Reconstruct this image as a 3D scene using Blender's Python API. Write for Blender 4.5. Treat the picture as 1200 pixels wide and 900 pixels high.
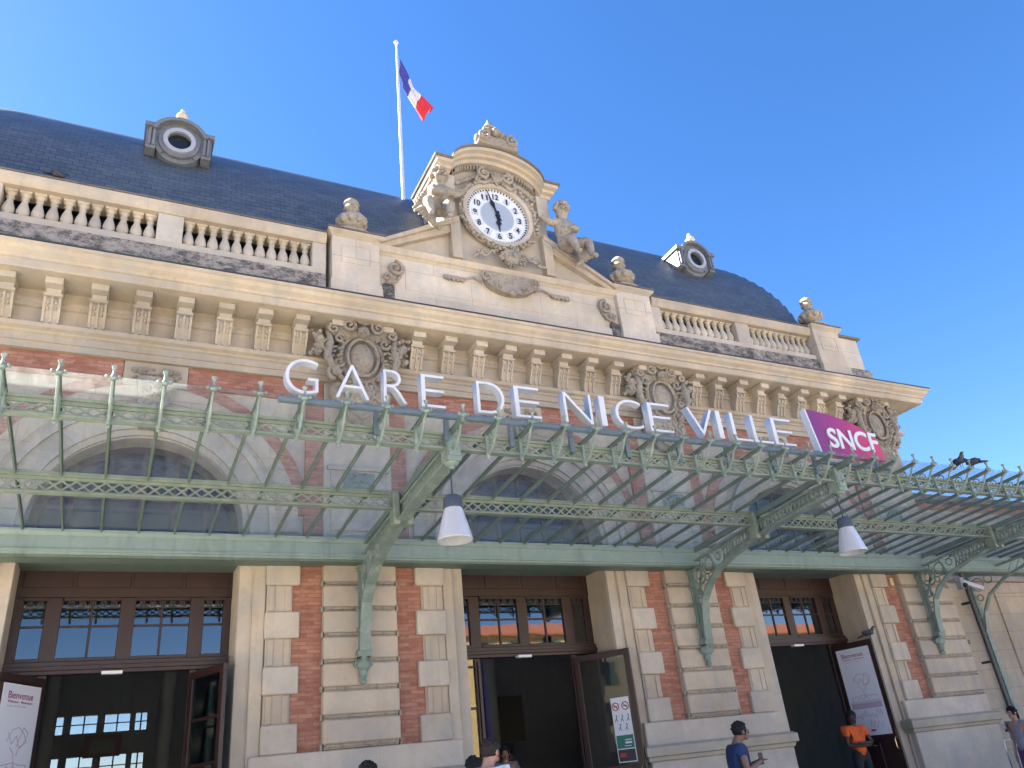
import bpy, bmesh, math, random
from math import sin, cos, pi, radians as R
from mathutils import Vector, Matrix
random.seed(7)
for o in list(bpy.data.objects): bpy.data.objects.remove(o)
sc = bpy.context.scene
COL = sc.collection

# ------------------------------------------------------------------ camera
cam_d = bpy.data.cameras.new("camera"); cam = bpy.data.objects.new("camera", cam_d); COL.objects.link(cam)
yaw, pitch, roll = 0.4975, 0.4594, -0.1103
F = Vector((sin(yaw)*cos(pitch), cos(yaw)*cos(pitch), sin(pitch)))
Rt = F.cross(Vector((0, 0, 1))).normalized(); Up = Rt.cross(F)
R2 = cos(roll)*Rt+sin(roll)*Up; U2 = -sin(roll)*Rt+cos(roll)*Up
m = Matrix((R2, U2, -F)).transposed().to_4x4(); m.translation = Vector((-6.6334, -12.0289, 1.45))
cam.matrix_world = m
cam_d.sensor_width = 36; cam_d.lens = 917.5/1200*36; cam_d.clip_end = 3000; cam_d.clip_start = .05
sc.camera = cam
# ------------------------------------------------------------------ sky and sun
SUN_AZ, SUN_EL = R(-50), R(38)
w = bpy.data.worlds.new("World"); sc.world = w; w.use_nodes = True
nt = w.node_tree; bg = nt.nodes["Background"]; sky = nt.nodes.new("ShaderNodeTexSky")
sky.sky_type = 'NISHITA'; sky.sun_disc = False; sky.sun_elevation = SUN_EL; sky.sun_rotation = SUN_AZ
sky.air_density = 1.0; sky.dust_density = .2; sky.ozone_density = 4.5; sky.altitude = 10
hs = nt.nodes.new("ShaderNodeHueSaturation"); hs.inputs["Saturation"].default_value = 1.22; nt.links.new(sky.outputs[0], hs.inputs["Color"]); tint = nt.nodes.new("ShaderNodeMix"); tint.data_type = 'RGBA'; tint.blend_type = 'MULTIPLY'; tint.inputs[0].default_value = 1; tint.inputs[7].default_value = (1.10, .92, .98, 1)
nt.links.new(hs.outputs[0], tint.inputs[6]); nt.links.new(tint.outputs[2], bg.inputs[0]); bg.inputs[1].default_value = 0.052
sd = bpy.data.lights.new("sun", 'SUN'); so = bpy.data.objects.new("sun", sd); COL.objects.link(so)
sd.energy = 5.0; sd.angle = R(.5); sd.color = (1, .93, .82)
dirs = Vector((sin(SUN_AZ)*cos(SUN_EL), cos(SUN_AZ)*cos(SUN_EL), sin(SUN_EL)))
so.rotation_euler = dirs.to_track_quat('Z', 'Y').to_euler()
sc.view_settings.view_transform = 'Standard'; sc.view_settings.look = 'None'
sc.view_settings.exposure = 2.72; sc.view_settings.gamma = 1
sc.render.engine = 'CYCLES'
try:
    sc.cycles.max_bounces = 10; sc.cycles.transparent_max_bounces = 16; sc.cycles.sample_clamp_indirect = 6
    sc.cycles.caustics_reflective = False; sc.cycles.caustics_refractive = False
except Exception: pass

# ------------------------------------------------------------------ materials
class NT:
    def __init__(s, name):
        s.m = bpy.data.materials.new(name); s.m.use_nodes = True; s.t = s.m.node_tree
        s.b = s.t.nodes["Principled BSDF"]; s.out = s.t.nodes["Material Output"]
        s.g = s.t.nodes.new("ShaderNodeNewGeometry")
    def n(s, typ, **kw):
        x = s.t.nodes.new(typ)
        for k, v in kw.items(): setattr(x, k, v)
        return x
    def L(s, a, b): s.t.links.new(a, b)
    def mapv(s, scale, src=None, loc=(0, 0, 0)):
        mp = s.n("ShaderNodeMapping"); mp.inputs[3].default_value = scale; mp.inputs[1].default_value = loc
        s.L(src or s.g.outputs["Position"], mp.inputs[0]); return mp.outputs[0]
    def noise(s, scale, detail=4, rough=.6, vec=None):
        x = s.n("ShaderNodeTexNoise"); x.inputs["Scale"].default_value = scale; x.inputs["Detail"].default_value = detail
        x.inputs["Roughness"].default_value = rough; s.L(vec or s.g.outputs["Position"], x.inputs["Vector"]); return x.outputs[0]
    def ramp(s, v, stops):
        r = s.n("ShaderNodeValToRGB"); e = r.color_ramp.elements
        while len(e) < len(stops): e.new(.5)
        for i, (p, c) in enumerate(stops):
            e[i].position = p; e[i].color = (c, c, c, 1) if isinstance(c, (int, float)) else (*c, 1)
        s.L(v, r.inputs[0]); return r.outputs[0]
    def mix(s, a, b, f, mode='MIX'):
        x = s.n("ShaderNodeMix", data_type='RGBA', blend_type=mode)
        for i, v in ((6, a), (7, b)):
            if isinstance(v, tuple): x.inputs[i].default_value = (*v, 1)
            else: s.L(v, x.inputs[i])
        if isinstance(f, (int, float)): x.inputs[0].default_value = f
        else: s.L(f, x.inputs[0])
        return x.outputs[2]
    def bump(s, h, strength=.3, dist=.02):
        b = s.n("ShaderNodeBump"); b.inputs["Strength"].default_value = strength; b.inputs["Distance"].default_value = dist
        s.L(h, b.inputs["Height"]); s.L(b.outputs[0], s.b.inputs["Normal"])
    def fin(s, col, rough=.8, metal=0, spec=None):
        if isinstance(col, tuple): s.b.inputs["Base Color"].default_value = (*col, 1)
        else: s.L(col, s.b.inputs["Base Color"])
        if isinstance(rough, (int, float)): s.b.inputs["Roughness"].default_value = rough
        else: s.L(rough, s.b.inputs["Roughness"])
        s.b.inputs["Metallic"].default_value = metal
        if spec is not None: s.b.inputs["Specular IOR Level"].default_value = spec
        return s.m

def stone(name, col, dirt=.5, soot=0.0, course=None, rough_carve=0):
    s = NT(name)
    n1 = s.noise(.7, 5); n2 = s.noise(9, 6, .7); n3 = s.noise(1.0, 5, .65, s.mapv((3.5, 3.5, .35)))
    d = tuple(c*.68 for c in col); l = tuple(min(1, c*1.14) for c in col)
    c = s.mix(d, l, s.ramp(n1, [(.3, 0), (.7, 1)]))
    c = s.mix(c, tuple(x*.5 for x in col), s.ramp(n3, [(.52, 0), (.75, dirt)]))
    grey = (col[0]*.72, col[0]*.7, col[0]*.66)
    c = s.mix(c, grey, s.ramp(s.noise(2.3, 6, .7), [(.45, 0), (.66, .7)]))
    c = s.mix(c, tuple(x*.45 for x in col), s.ramp(n2, [(.56, 0), (.8, .4)]))
    if course:
        bt = s.n("ShaderNodeTexBrick"); sx = s.n("ShaderNodeSeparateXYZ"); cx = s.n("ShaderNodeCombineXYZ")
        s.L(s.g.outputs["Position"], sx.inputs[0]); s.L(sx.outputs[0], cx.inputs[0]); s.L(sx.outputs[2], cx.inputs[1]); s.L(cx.outputs[0], bt.inputs[0])
        bt.inputs["Scale"].default_value = 1; bt.inputs["Brick Width"].default_value = course[0]; bt.inputs["Row Height"].default_value = course[1]
        bt.inputs["Mortar Size"].default_value = .004; bt.inputs["Color1"].default_value = (.93, .92, .90, 1); bt.inputs["Color2"].default_value = (1, 1, 1, 1); bt.inputs["Mortar"].default_value = (.5, .46, .42, 1)
        c = s.mix(c, bt.outputs[0], 1.0, 'MULTIPLY')
    if soot:
        ns = s.noise(1, 10, .85, s.mapv((3.5, 3.5, 6.0)))
        c = s.mix(c, (.045, .046, .05), s.ramp(ns, [(.60-soot, 0), (.70-soot*.9, .92)]))
    # per-piece tone
    oi = s.n("ShaderNodeObjectInfo"); c = s.mix(c, s.ramp(oi.outputs["Random"], [(0, (.84, .82, .80)), (.5, (.97, .95, .93)), (1, (1.0, 1.0, 1.0))]), 1.0, 'MULTIPLY')
    if rough_carve:
        n5 = s.noise(26, 5, .75)
        c = s.mix(c, tuple(x*.30 for x in col), s.ramp(s.noise(14, 5, .8), [(.50, 0), (.66, .75)]))
        s.bump(n5, 1.0, .035)
    else: s.bump(n2, .35, .012)
    return s.fin(c, .88)

STONE = stone("limestone", (.55, .475, .37))
STONE_P = stone("limestone_pale", (.57, .515, .43), .35)
STONE_ATTIC = stone("limestone_attic", (.66, .58, .47), .3, course=(1.6, .55))
STONE_CARVED = stone("limestone_carved", (.50, .44, .35), .6, rough_carve=1)
STONE_FIG = stone("limestone_figure", (.54, .48, .39), .6, rough_carve=1)
STONE_SOOT = stone("limestone_sooty", (.44, .40, .35), .5, soot=.15)
STONE_CAP = stone("limestone_weathered_cap", (.20, .17, .14), .6, soot=.07)
STONE_WALL = stone("limestone_wall", (.55, .48, .385), .4, course=(.9, .42))

def brick_mat():
    s = NT("red_brick"); bt = s.n("ShaderNodeTexBrick"); sx = s.n("ShaderNodeSeparateXYZ"); cx = s.n("ShaderNodeCombineXYZ")
    s.L(s.g.outputs["Position"], sx.inputs[0]); ad = s.n("ShaderNodeMath", operation='ADD'); s.L(sx.outputs[0], ad.inputs[0]); s.L(sx.outputs[1], ad.inputs[1])
    s.L(ad.outputs[0], cx.inputs[0]); s.L(sx.outputs[2], cx.inputs[1]); s.L(cx.outputs[0], bt.inputs[0])
    for k, v in (("Scale", 1), ("Brick Width", .21), ("Row Height", .058), ("Mortar Size", .006), ("Bias", 0.0)): bt.inputs[k].default_value = v
    bt.inputs["Color1"].default_value = (.42, .20, .14, 1); bt.inputs["Color2"].default_value = (.29, .105, .07, 1); bt.inputs["Mortar"].default_value = (.22, .13, .10, 1)
    c = s.mix(bt.outputs[0], (.50, .32, .22), s.ramp(s.noise(1, 5, .7, s.mapv((5, 5, 17))), [(.5, 0), (.75, .7)]))
    c = s.mix(c, (.12, .05, .04), s.ramp(s.noise(1.3, 5), [(.5, 0), (.8, .5)]))
    s.bump(bt.outputs[1], -.4, .01)
    return s.fin(c, .85)
BRICK = brick_mat()

def slate_mat():
    s = NT("slate"); uv = s.n("ShaderNodeTexCoord"); bt = s.n("ShaderNodeTexBrick"); s.L(uv.outputs["UV"], bt.inputs[0])
    for k, v in (("Scale", 1), ("Brick Width", .19), ("Row Height", .105), ("Mortar Size", .007), ("Mortar Smooth", .3)): bt.inputs[k].default_value = v
    bt.inputs["Color1"].default_value = (.066, .088, .120, 1); bt.inputs["Color2"].default_value = (.095, .120, .158, 1); bt.inputs["Mortar"].default_value = (.028, .034, .044, 1)
    c = s.mix(bt.outputs[0], (.04, .055, .08), s.ramp(s.noise(1, 5, .7, s.mapv((1.5, 14, 1), uv.outputs["UV"])), [(.45, 0), (.7, .7)]))
    c = s.mix(c, (.13, .15, .17), s.ramp(s.noise(1, 6, .7, s.mapv((.8, 3, 3))), [(.5, 0), (.74, .6)]))
    c = s.mix(c, (.018, .021, .025), s.ramp(s.noise(2.5, 6, .75), [(.55, 0), (.75, .6)]))
    s.bump(bt.outputs[1], -.5, .015)
    return s.fin(c, .45)
SLATE = slate_mat()

def paint(name, col, worn, rough=.5, amt=.5, metal=0):
    s = NT(name)
    c = s.mix(col, worn, s.ramp(s.noise(5, 6, .7), [(.48, 0), (.72, amt)]))
    c = s.mix(c, tuple(x*.5 for x in col), s.ramp(s.noise(1.0, 5, .6, s.mapv((6, 6, 1.2))), [(.55, 0), (.8, .6)]))
    s.bump(s.noise(25, 3), .12, .004)
    return s.fin(c, rough, metal)
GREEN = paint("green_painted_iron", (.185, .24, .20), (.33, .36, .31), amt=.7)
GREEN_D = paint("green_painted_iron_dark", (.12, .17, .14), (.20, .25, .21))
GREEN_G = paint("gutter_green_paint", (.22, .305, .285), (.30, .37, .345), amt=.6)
COPPER = paint("teal_cast_iron", (.17, .235, .21), (.33, .38, .34), .5, .8)
PIPE = paint("blue_grey_steel", (.10, .15, .19), (.16, .21, .25))
WHITE = paint("white_letter_paint", (.56, .60, .66), (.48, .51, .56), .35, .3)
WOOD = paint("dark_brown_door_paint", (.034, .016, .014), (.055, .028, .024), .38, .4)
IRON = paint("dark_iron", (.03, .035, .04), (.06, .06, .06), .4)
LEAD = paint("lead_dormer_metal", (.15, .165, .185), (.26, .275, .29), .45, .6)
RINGM = paint("dormer_pale_ring", (.34, .37, .42), (.42, .44, .46), .4)
ZINC = paint("dark_zinc_flashing", (.05, .055, .065), (.10, .10, .11), .4)
FROST = NT("frosted_lamp_glass").fin((.55, .57, .60), .35)
FROST.node_tree.nodes["Principled BSDF"].inputs["Transmission Weight"].default_value = .25
CREAM_TERRA = paint("cream_terracotta", (.62, .52, .36), (.5, .42, .3), .6)
def plain(n, c, r=.7, metal=0): return NT(n).fin(c, r, metal)
BLACK = plain("black_enamel", (.012, .013, .02), .45)
CLOCK_W = plain("clock_enamel_white", (.72, .76, .82), .35)
CLOCK_G = plain("clock_enamel_grey", (.36, .42, .50), .35)
INTER = paint("hall_wall_plaster", (.42, .46, .48), (.30, .34, .36), .8)
INTER_F = plain("hall_floor_stone", (.10, .10, .10), .4)

def glass_mat(name, tint, refl_ior, dirt_c, dirt, streak=(8, 8, 1)):
    s = NT(name); s.t.nodes.remove(s.b)
    tr = s.n("ShaderNodeBsdfTransparent"); tr.inputs[0].default_value = (*tint, 1)
    gl = s.n("ShaderNodeBsdfGlossy"); gl.inputs["Roughness"].default_value = .02; gl.inputs[0].default_value = (1, 1, 1, 1)
    df = s.n("ShaderNodeBsdfDiffuse"); df.inputs[0].default_value = (*dirt_c, 1)
    tl = s.n("ShaderNodeBsdfTranslucent"); tl.inputs[0].default_value = (*dirt_c, 1)
    fr = s.n("ShaderNodeFresnel"); pw = s.n("ShaderNodeMath", operation='POWER'); ml = s.n("ShaderNodeMath", operation='MULTIPLY_ADD')
    s.L(s.g.outputs["Backfacing"], ml.inputs[0]); ml.inputs[1].default_value = -2; ml.inputs[2].default_value = 1
    pw.inputs[0].default_value = refl_ior; s.L(ml.outputs[0], pw.inputs[1]); s.L(pw.outputs[0], fr.inputs[0])
    bmp = s.n("ShaderNodeBump"); bmp.inputs["Strength"].default_value = .04; bmp.inputs["Distance"].default_value = .02
    s.L(s.noise(1.7, 2), bmp.inputs["Height"]); s.L(bmp.outputs[0], gl.inputs["Normal"])
    m1 = s.n("ShaderNodeMixShader"); s.L(fr.outputs[0], m1.inputs[0]); s.L(tr.outputs[0], m1.inputs[1]); s.L(gl.outputs[0], m1.inputs[2])
    m3 = s.n("ShaderNodeMixShader"); m3.inputs[0].default_value = .5; s.L(df.outputs[0], m3.inputs[1]); s.L(tl.outputs[0], m3.inputs[2])
    m2 = s.n("ShaderNodeMixShader")
    s.L(s.ramp(s.noise(1, 7, .7, s.mapv(streak)), [(.40, dirt*.35), (.72, dirt)]), m2.inputs[0])
    s.L(m1.outputs[0], m2.inputs[1]); s.L(m3.outputs[0], m2.inputs[2]); s.L(m2.outputs[0], s.out.inputs[0]); return s.m
GLASS_C = glass_mat("canopy_glass", (.95, .97, .96), 1.25, (.66, .69, .68), .15, (7, 1.6, 7))
GLASS_W = glass_mat("window_glass", (.30, .35, .40), 2.1, (.1, .1, .1), .03)
GLASS_H = glass_mat("hall_window_glass", (.55, .60, .62), 1.4, (.2, .2, .2), .1)
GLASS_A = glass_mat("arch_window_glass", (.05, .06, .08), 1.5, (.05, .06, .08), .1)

# ------------------------------------------------------------------ mesh builder
class MB:
    def __init__(s): s.v = []; s.f = []; s.uv = None
    def add(s, vs, fs):
        k = len(s.v); s.v += [tuple(x) for x in vs]; s.f += [tuple(i+k for i in f) for f in fs]; return s
    def box(s, x0, x1, y0, y1, z0, z1):
        if x0 > x1: x0, x1 = x1, x0
        if y0 > y1: y0, y1 = y1, y0
        if z0 > z1: z0, z1 = z1, z0
        return s.add([(x0,y0,z0),(x1,y0,z0),(x1,y1,z0),(x0,y1,z0),(x0,y0,z1),(x1,y0,z1),(x1,y1,z1),(x0,y1,z1)],
                     [(0,3,2,1),(4,5,6,7),(0,1,5,4),(1,2,6,5),(2,3,7,6),(3,0,4,7)])
    def prism(s, poly, y0, y1):            # poly in XZ
        n = len(poly)
        a = sum(poly[i][0]*poly[(i+1) % n][1]-poly[(i+1) % n][0]*poly[i][1] for i in range(n))
        if a < 0: poly = poly[::-1]
        vs = [(x, y0, z) for x, z in poly]+[(x, y1, z) for x, z in poly]
        fs = [tuple(range(n)), tuple(range(2*n-1, n-1, -1))]+[(i, i+n, (i+1) % n+n, (i+1) % n) for i in range(n)]
        return s.add(vs, fs)
    def prismx(s, poly, x0, x1):           # poly in YZ
        n = len(poly)
        a = sum(poly[i][0]*poly[(i+1) % n][1]-poly[(i+1) % n][0]*poly[i][1] for i in range(n))
        if a > 0: poly = poly[::-1]
        vs = [(x0, y, z) for y, z in poly]+[(x1, y, z) for y, z in poly]
        fs = [tuple(range(n)), tuple(range(2*n-1, n-1, -1))]+[(i, i+n, (i+1) % n+n, (i+1) % n) for i in range(n)]
        return s.add(vs, fs)
    def ring(s, cx, cz, r0, r1, y0, y1, a0=0, a1=pi, n=32):   # annulus sector in XZ, solid
        P = []
        for i in range(n):
            t0 = a0+(a1-a0)*i/n; t1 = a0+(a1-a0)*(i+1)/n
            P = [(cx+r*cos(t), cz+r*sin(t)) for r, t in ((r0,t0),(r1,t0),(r1,t1),(r0,t1))]
            vs = [(x, y0, z) for x, z in P]+[(x, y1, z) for x, z in P]
            s.add(vs, [(0,1,2,3),(1,5,6,2),(0,3,7,4)]+([(0,4,5,1)] if i == 0 else [])+([(3,2,6,7)] if i == n-1 else []))
        return s
    def lathe(s, prof, c=(0,0,0), seg=16, sq=False):
        k = len(s.v); n = len(prof)
        for r, z in prof:
            for j in range(seg):
                a = 2*pi*j/seg; s.v.append((c[0]+r*cos(a), c[1]+r*sin(a), c[2]+z))
        for i in range(n-1):
            for j in range(seg):
                s.f.append((k+i*seg+j, k+i*seg+(j+1) % seg, k+(i+1)*seg+(j+1) % seg, k+(i+1)*seg+j))
        s.f.append(tuple(k+j for j in range(seg-1, -1, -1))); s.f.append(tuple(k+(n-1)*seg+j for j in range(seg))); return s
    def tube(s, path, rad, seg=8):
        path = [Vector(p) for p in path]; k = len(s.v); n = len(path); up = Vector((.13, .97, .21))
        rr = rad if isinstance(rad, (list, tuple)) else [rad]*n
        for i, p in enumerate(path):
            d = (path[min(i+1, n-1)]-path[max(i-1, 0)]).normalized()
            a = d.cross(up)
            if a.length < 1e-3: a = d.cross(Vector((1, 0, 0)))
            a.normalize(); b = d.cross(a)
            for j in range(seg):
                t = 2*pi*j/seg; s.v.append(tuple(p+(a*cos(t)+b*sin(t))*rr[i]))
        for i in range(n-1):
            for j in range(seg):
                s.f.append((k+i*seg+j, k+i*seg+(j+1) % seg, k+(i+1)*seg+(j+1) % seg, k+(i+1)*seg+j))
        s.f.append(tuple(k+j for j in range(seg-1, -1, -1))); s.f.append(tuple(k+(n-1)*seg+j for j in range(seg))); return s
    def beam(s, p, q, w, h, up=(0, 0, 1)):   # rectangular bar
        p = Vector(p); q = Vector(q); d = (q-p).normalized(); u = Vector(up); a = d.cross(u)
        if a.length < 1e-3: a = d.cross(Vector((0, 1, 0)))
        a.normalize(); b = a.cross(d); a *= w/2; b *= h/2
        vs = [p-a-b, p+a-b, p+a+b, p-a+b, q-a-b, q+a-b, q+a+b, q-a+b]
        return s.add(vs, [(0,1,2,3),(7,6,5,4),(0,4,5,1),(1,5,6,2),(2,6,7,3),(3,7,4,0)])
    def ball(s, c, r, seg=10, rings=6, rot=0):
        if not isinstance(r, (tuple, list)): r = (r, r, r)
        k = len(s.v)
        for i in range(rings+1):
            ph = pi*i/rings
            for j in range(seg):
                t = 2*pi*j/seg; x = r[0]*sin(ph)*cos(t); y = r[1]*sin(ph)*sin(t); z = r[2]*cos(ph)
                if rot: x, z = x*cos(rot)-z*sin(rot), x*sin(rot)+z*cos(rot)
                s.v.append((c[0]+x, c[1]+y, c[2]+z))
        for i in range(rings):
            for j in range(seg):
                s.f.append((k+(i+1)*seg+j, k+(i+1)*seg+(j+1) % seg, k+i*seg+(j+1) % seg, k+i*seg+j))
        return s
    def sweep(s, prof, path, closed_prof=False):   # profile (out, z) along plan path, mitred; outward = right of travel
        n = len(path); k = len(s.v); m_ = len(prof)
        for i, p in enumerate(path):
            ds = []
            if i > 0: ds.append((Vector(p)-Vector(path[i-1])).normalized())
            if i < n-1: ds.append((Vector(path[i+1])-Vector(p)).normalized())
            ns = [Vector((d.y, -d.x)) for d in ds]
            if len(ns) == 2:
                mm = (ns[0]+ns[1]).normalized(); mm /= max(.2, mm.dot(ns[0]))
            else: mm = ns[0]
            for o, z in prof: s.v.append((p[0]+mm.x*o, p[1]+mm.y*o, z))
        for i in range(n-1):
            for j in range(m_-1):
                a = k+i*m_+j; b = a+m_; s.f.append((a, b, b+1, a+1))
        s.f.append(tuple(k+j for j in range(m_))); s.f.append(tuple(k+(n-1)*m_+j for j in range(m_-1, -1, -1)))
        return s
    def scroll(s, c, r0, turns, rad, flip=1, a0=0, y=None, n=26, shrink=.12):
        pts = []; rr = []
        for i in range(n+1):
            t = i/n; r = r0*(1-t*(1-shrink)); a = a0+flip*turns*2*pi*t
            pts.append((c[0]+r*cos(a), c[1]-t*rad*.8, c[2]+r*sin(a))); rr.append(rad*(1-.45*t))
        return s.tube(pts, rr, 6)
    def build(s, name, mat, parent=None, smooth=False, bevel=0, loc=None, auto=False):
        me = bpy.data.meshes.new(name); me.from_pydata(s.v, [], s.f); me.update()
        if smooth:
            for p in me.polygons: p.use_smooth = True
        me.materials.append(mat)
        o = bpy.data.objects.new(name, me); COL.objects.link(o)
        if parent: o.parent = parent
        if loc: o.location = loc
        if bevel:
            b = o.modifiers.new("bevel", 'BEVEL'); b.width = bevel; b.segments = 1; b.limit_method = 'ANGLE'
        if auto:
            me.set_sharp_from_angle(angle=R(40))
        return o

def tag(o, label=None, cat=None, group=None, kind=None):
    if label: o["label"] = label
    if cat: o["category"] = cat
    if group: o["group"] = group
    if kind: o["kind"] = kind
    return o
def empty(name, loc=(0, 0, 0), **k):
    o = bpy.data.objects.new(name, None); COL.objects.link(o); o.location = loc; o.empty_display_size = .2; tag(o, **k); return o
def inst(src, parent, loc, rot=None, scale=None):
    c = src.copy(); COL.objects.link(c); c.parent = parent; c.location = loc
    if rot: c.rotation_euler = rot
    if scale: c.scale = scale
    return c
def text_mesh(name, body, size, depth, mat, parent, mat4, offset=0, shear=0, align='LEFT', width=None, squash=1):
    cu = bpy.data.curves.new(name, 'FONT'); cu.body = body; cu.size = size; cu.extrude = depth; cu.offset = offset; cu.shear = shear; cu.align_x = align
    t = bpy.data.objects.new(name+"_c", cu); COL.objects.link(t); bpy.context.view_layer.update()
    me = bpy.data.meshes.new_from_object(t.evaluated_get(bpy.context.evaluated_depsgraph_get()))
    bpy.data.objects.remove(t); me.name = name; me.materials.clear(); me.materials.append(mat)
    if width:
        xs = [v.co.x for v in me.vertices]; ys = [v.co.y for v in me.vertices]; x0, x1 = min(xs), max(xs); y0, y1 = min(ys), max(ys)
        for v in me.vertices:
            v.co.x = (v.co.x-x0)/(x1-x0)*width[0]; v.co.y = (v.co.y-y0)/(y1-y0)*width[1]
    me.transform(mat4)
    o = bpy.data.objects.new(name, me); COL.objects.link(o); o.parent = parent; return o
XZ = Matrix(((1,0,0,0),(0,0,-1,0),(0,1,0,0),(0,0,0,1)))     # text plane -> facing -Y
def skin_mesh(name, verts, edges, radii, mat, parent=None, sub=1, roots=(0,), extra=None):
    me = bpy.data.meshes.new(name); me.from_pydata(verts, edges, [])
    t = bpy.data.objects.new(name+"_s", me); COL.objects.link(t)
    t.modifiers.new("skin", 'SKIN'); sm = t.modifiers.new("sub", 'SUBSURF'); sm.levels = sub; sm.render_levels = sub
    lay = me.skin_vertices[0].data
    for i, r in enumerate(radii):
        lay[i].radius = (r, r) if isinstance(r, (int, float)) else r; lay[i].use_root = i in roots
    bpy.context.view_layer.update()
    m2 = bpy.data.meshes.new_from_object(t.evaluated_get(bpy.context.evaluated_depsgraph_get()))
    bpy.data.objects.remove(t); m2.name = name; m2.materials.clear(); m2.materials.append(mat)
    for p in m2.polygons: p.use_smooth = True
    if extra:
        k = len(m2.vertices); vs = [tuple(v.co) for v in m2.vertices]+extra.v
        fs = [tuple(p.vertices) for p in m2.polygons]+[tuple(i+k for i in f) for f in extra.f]
        m2 = bpy.data.meshes.new(name); m2.from_pydata(vs, [], fs); m2.materials.append(mat)
        for p in m2.polygons: p.use_smooth = True
    o = bpy.data.objects.new(name, m2); COL.objects.link(o); o.parent = parent; return o

# ------------------------------------------------------------------ ground
def ground():
    s = NT("pavement"); c = s.mix((.60, .53, .44), (.50, .44, .36), s.ramp(s.noise(.6, 6, .7), [(.35, 0), (.7, 1)]))
    c = s.mix(c, (.14, .13, .12), s.ramp(s.noise(7, 5, .7), [(.55, 0), (.8, .7)])); s.bump(s.noise(30, 3), .2, .005); pm = s.fin(c, .85)
    s = NT("asphalt"); c = s.mix((.05, .05, .052), (.075, .072, .07), s.noise(3, 6, .7)); s.bump(s.noise(60, 3), .3, .004); am = s.fin(c, .9)
    tag(MB().box(-900, 900, -900, 900, -.5, -.16).build("ground", am), kind='structure')
    tag(MB().box(-60, 60, -38, 60, -.158, 0).build("pavement", pm, bevel=.02), kind='structure')
    tag(MB().box(-10.9, 10.9, -.55, .05, .0, .16).box(-10.9, 10.9, .05, 16, .01, .20).build("step", pm, bevel=.015), kind='structure')
ground()

# ------------------------------------------------------------------ station building
P = 6.4
ST = empty("station_building", (0, 0, 0), label="long stone and brick railway station with slate mansard roof and carved clock gable", cat="railway station")
DY = .75          # door plane
ZS, RA = 5.12, 1.40   # arch spring, radius

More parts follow.
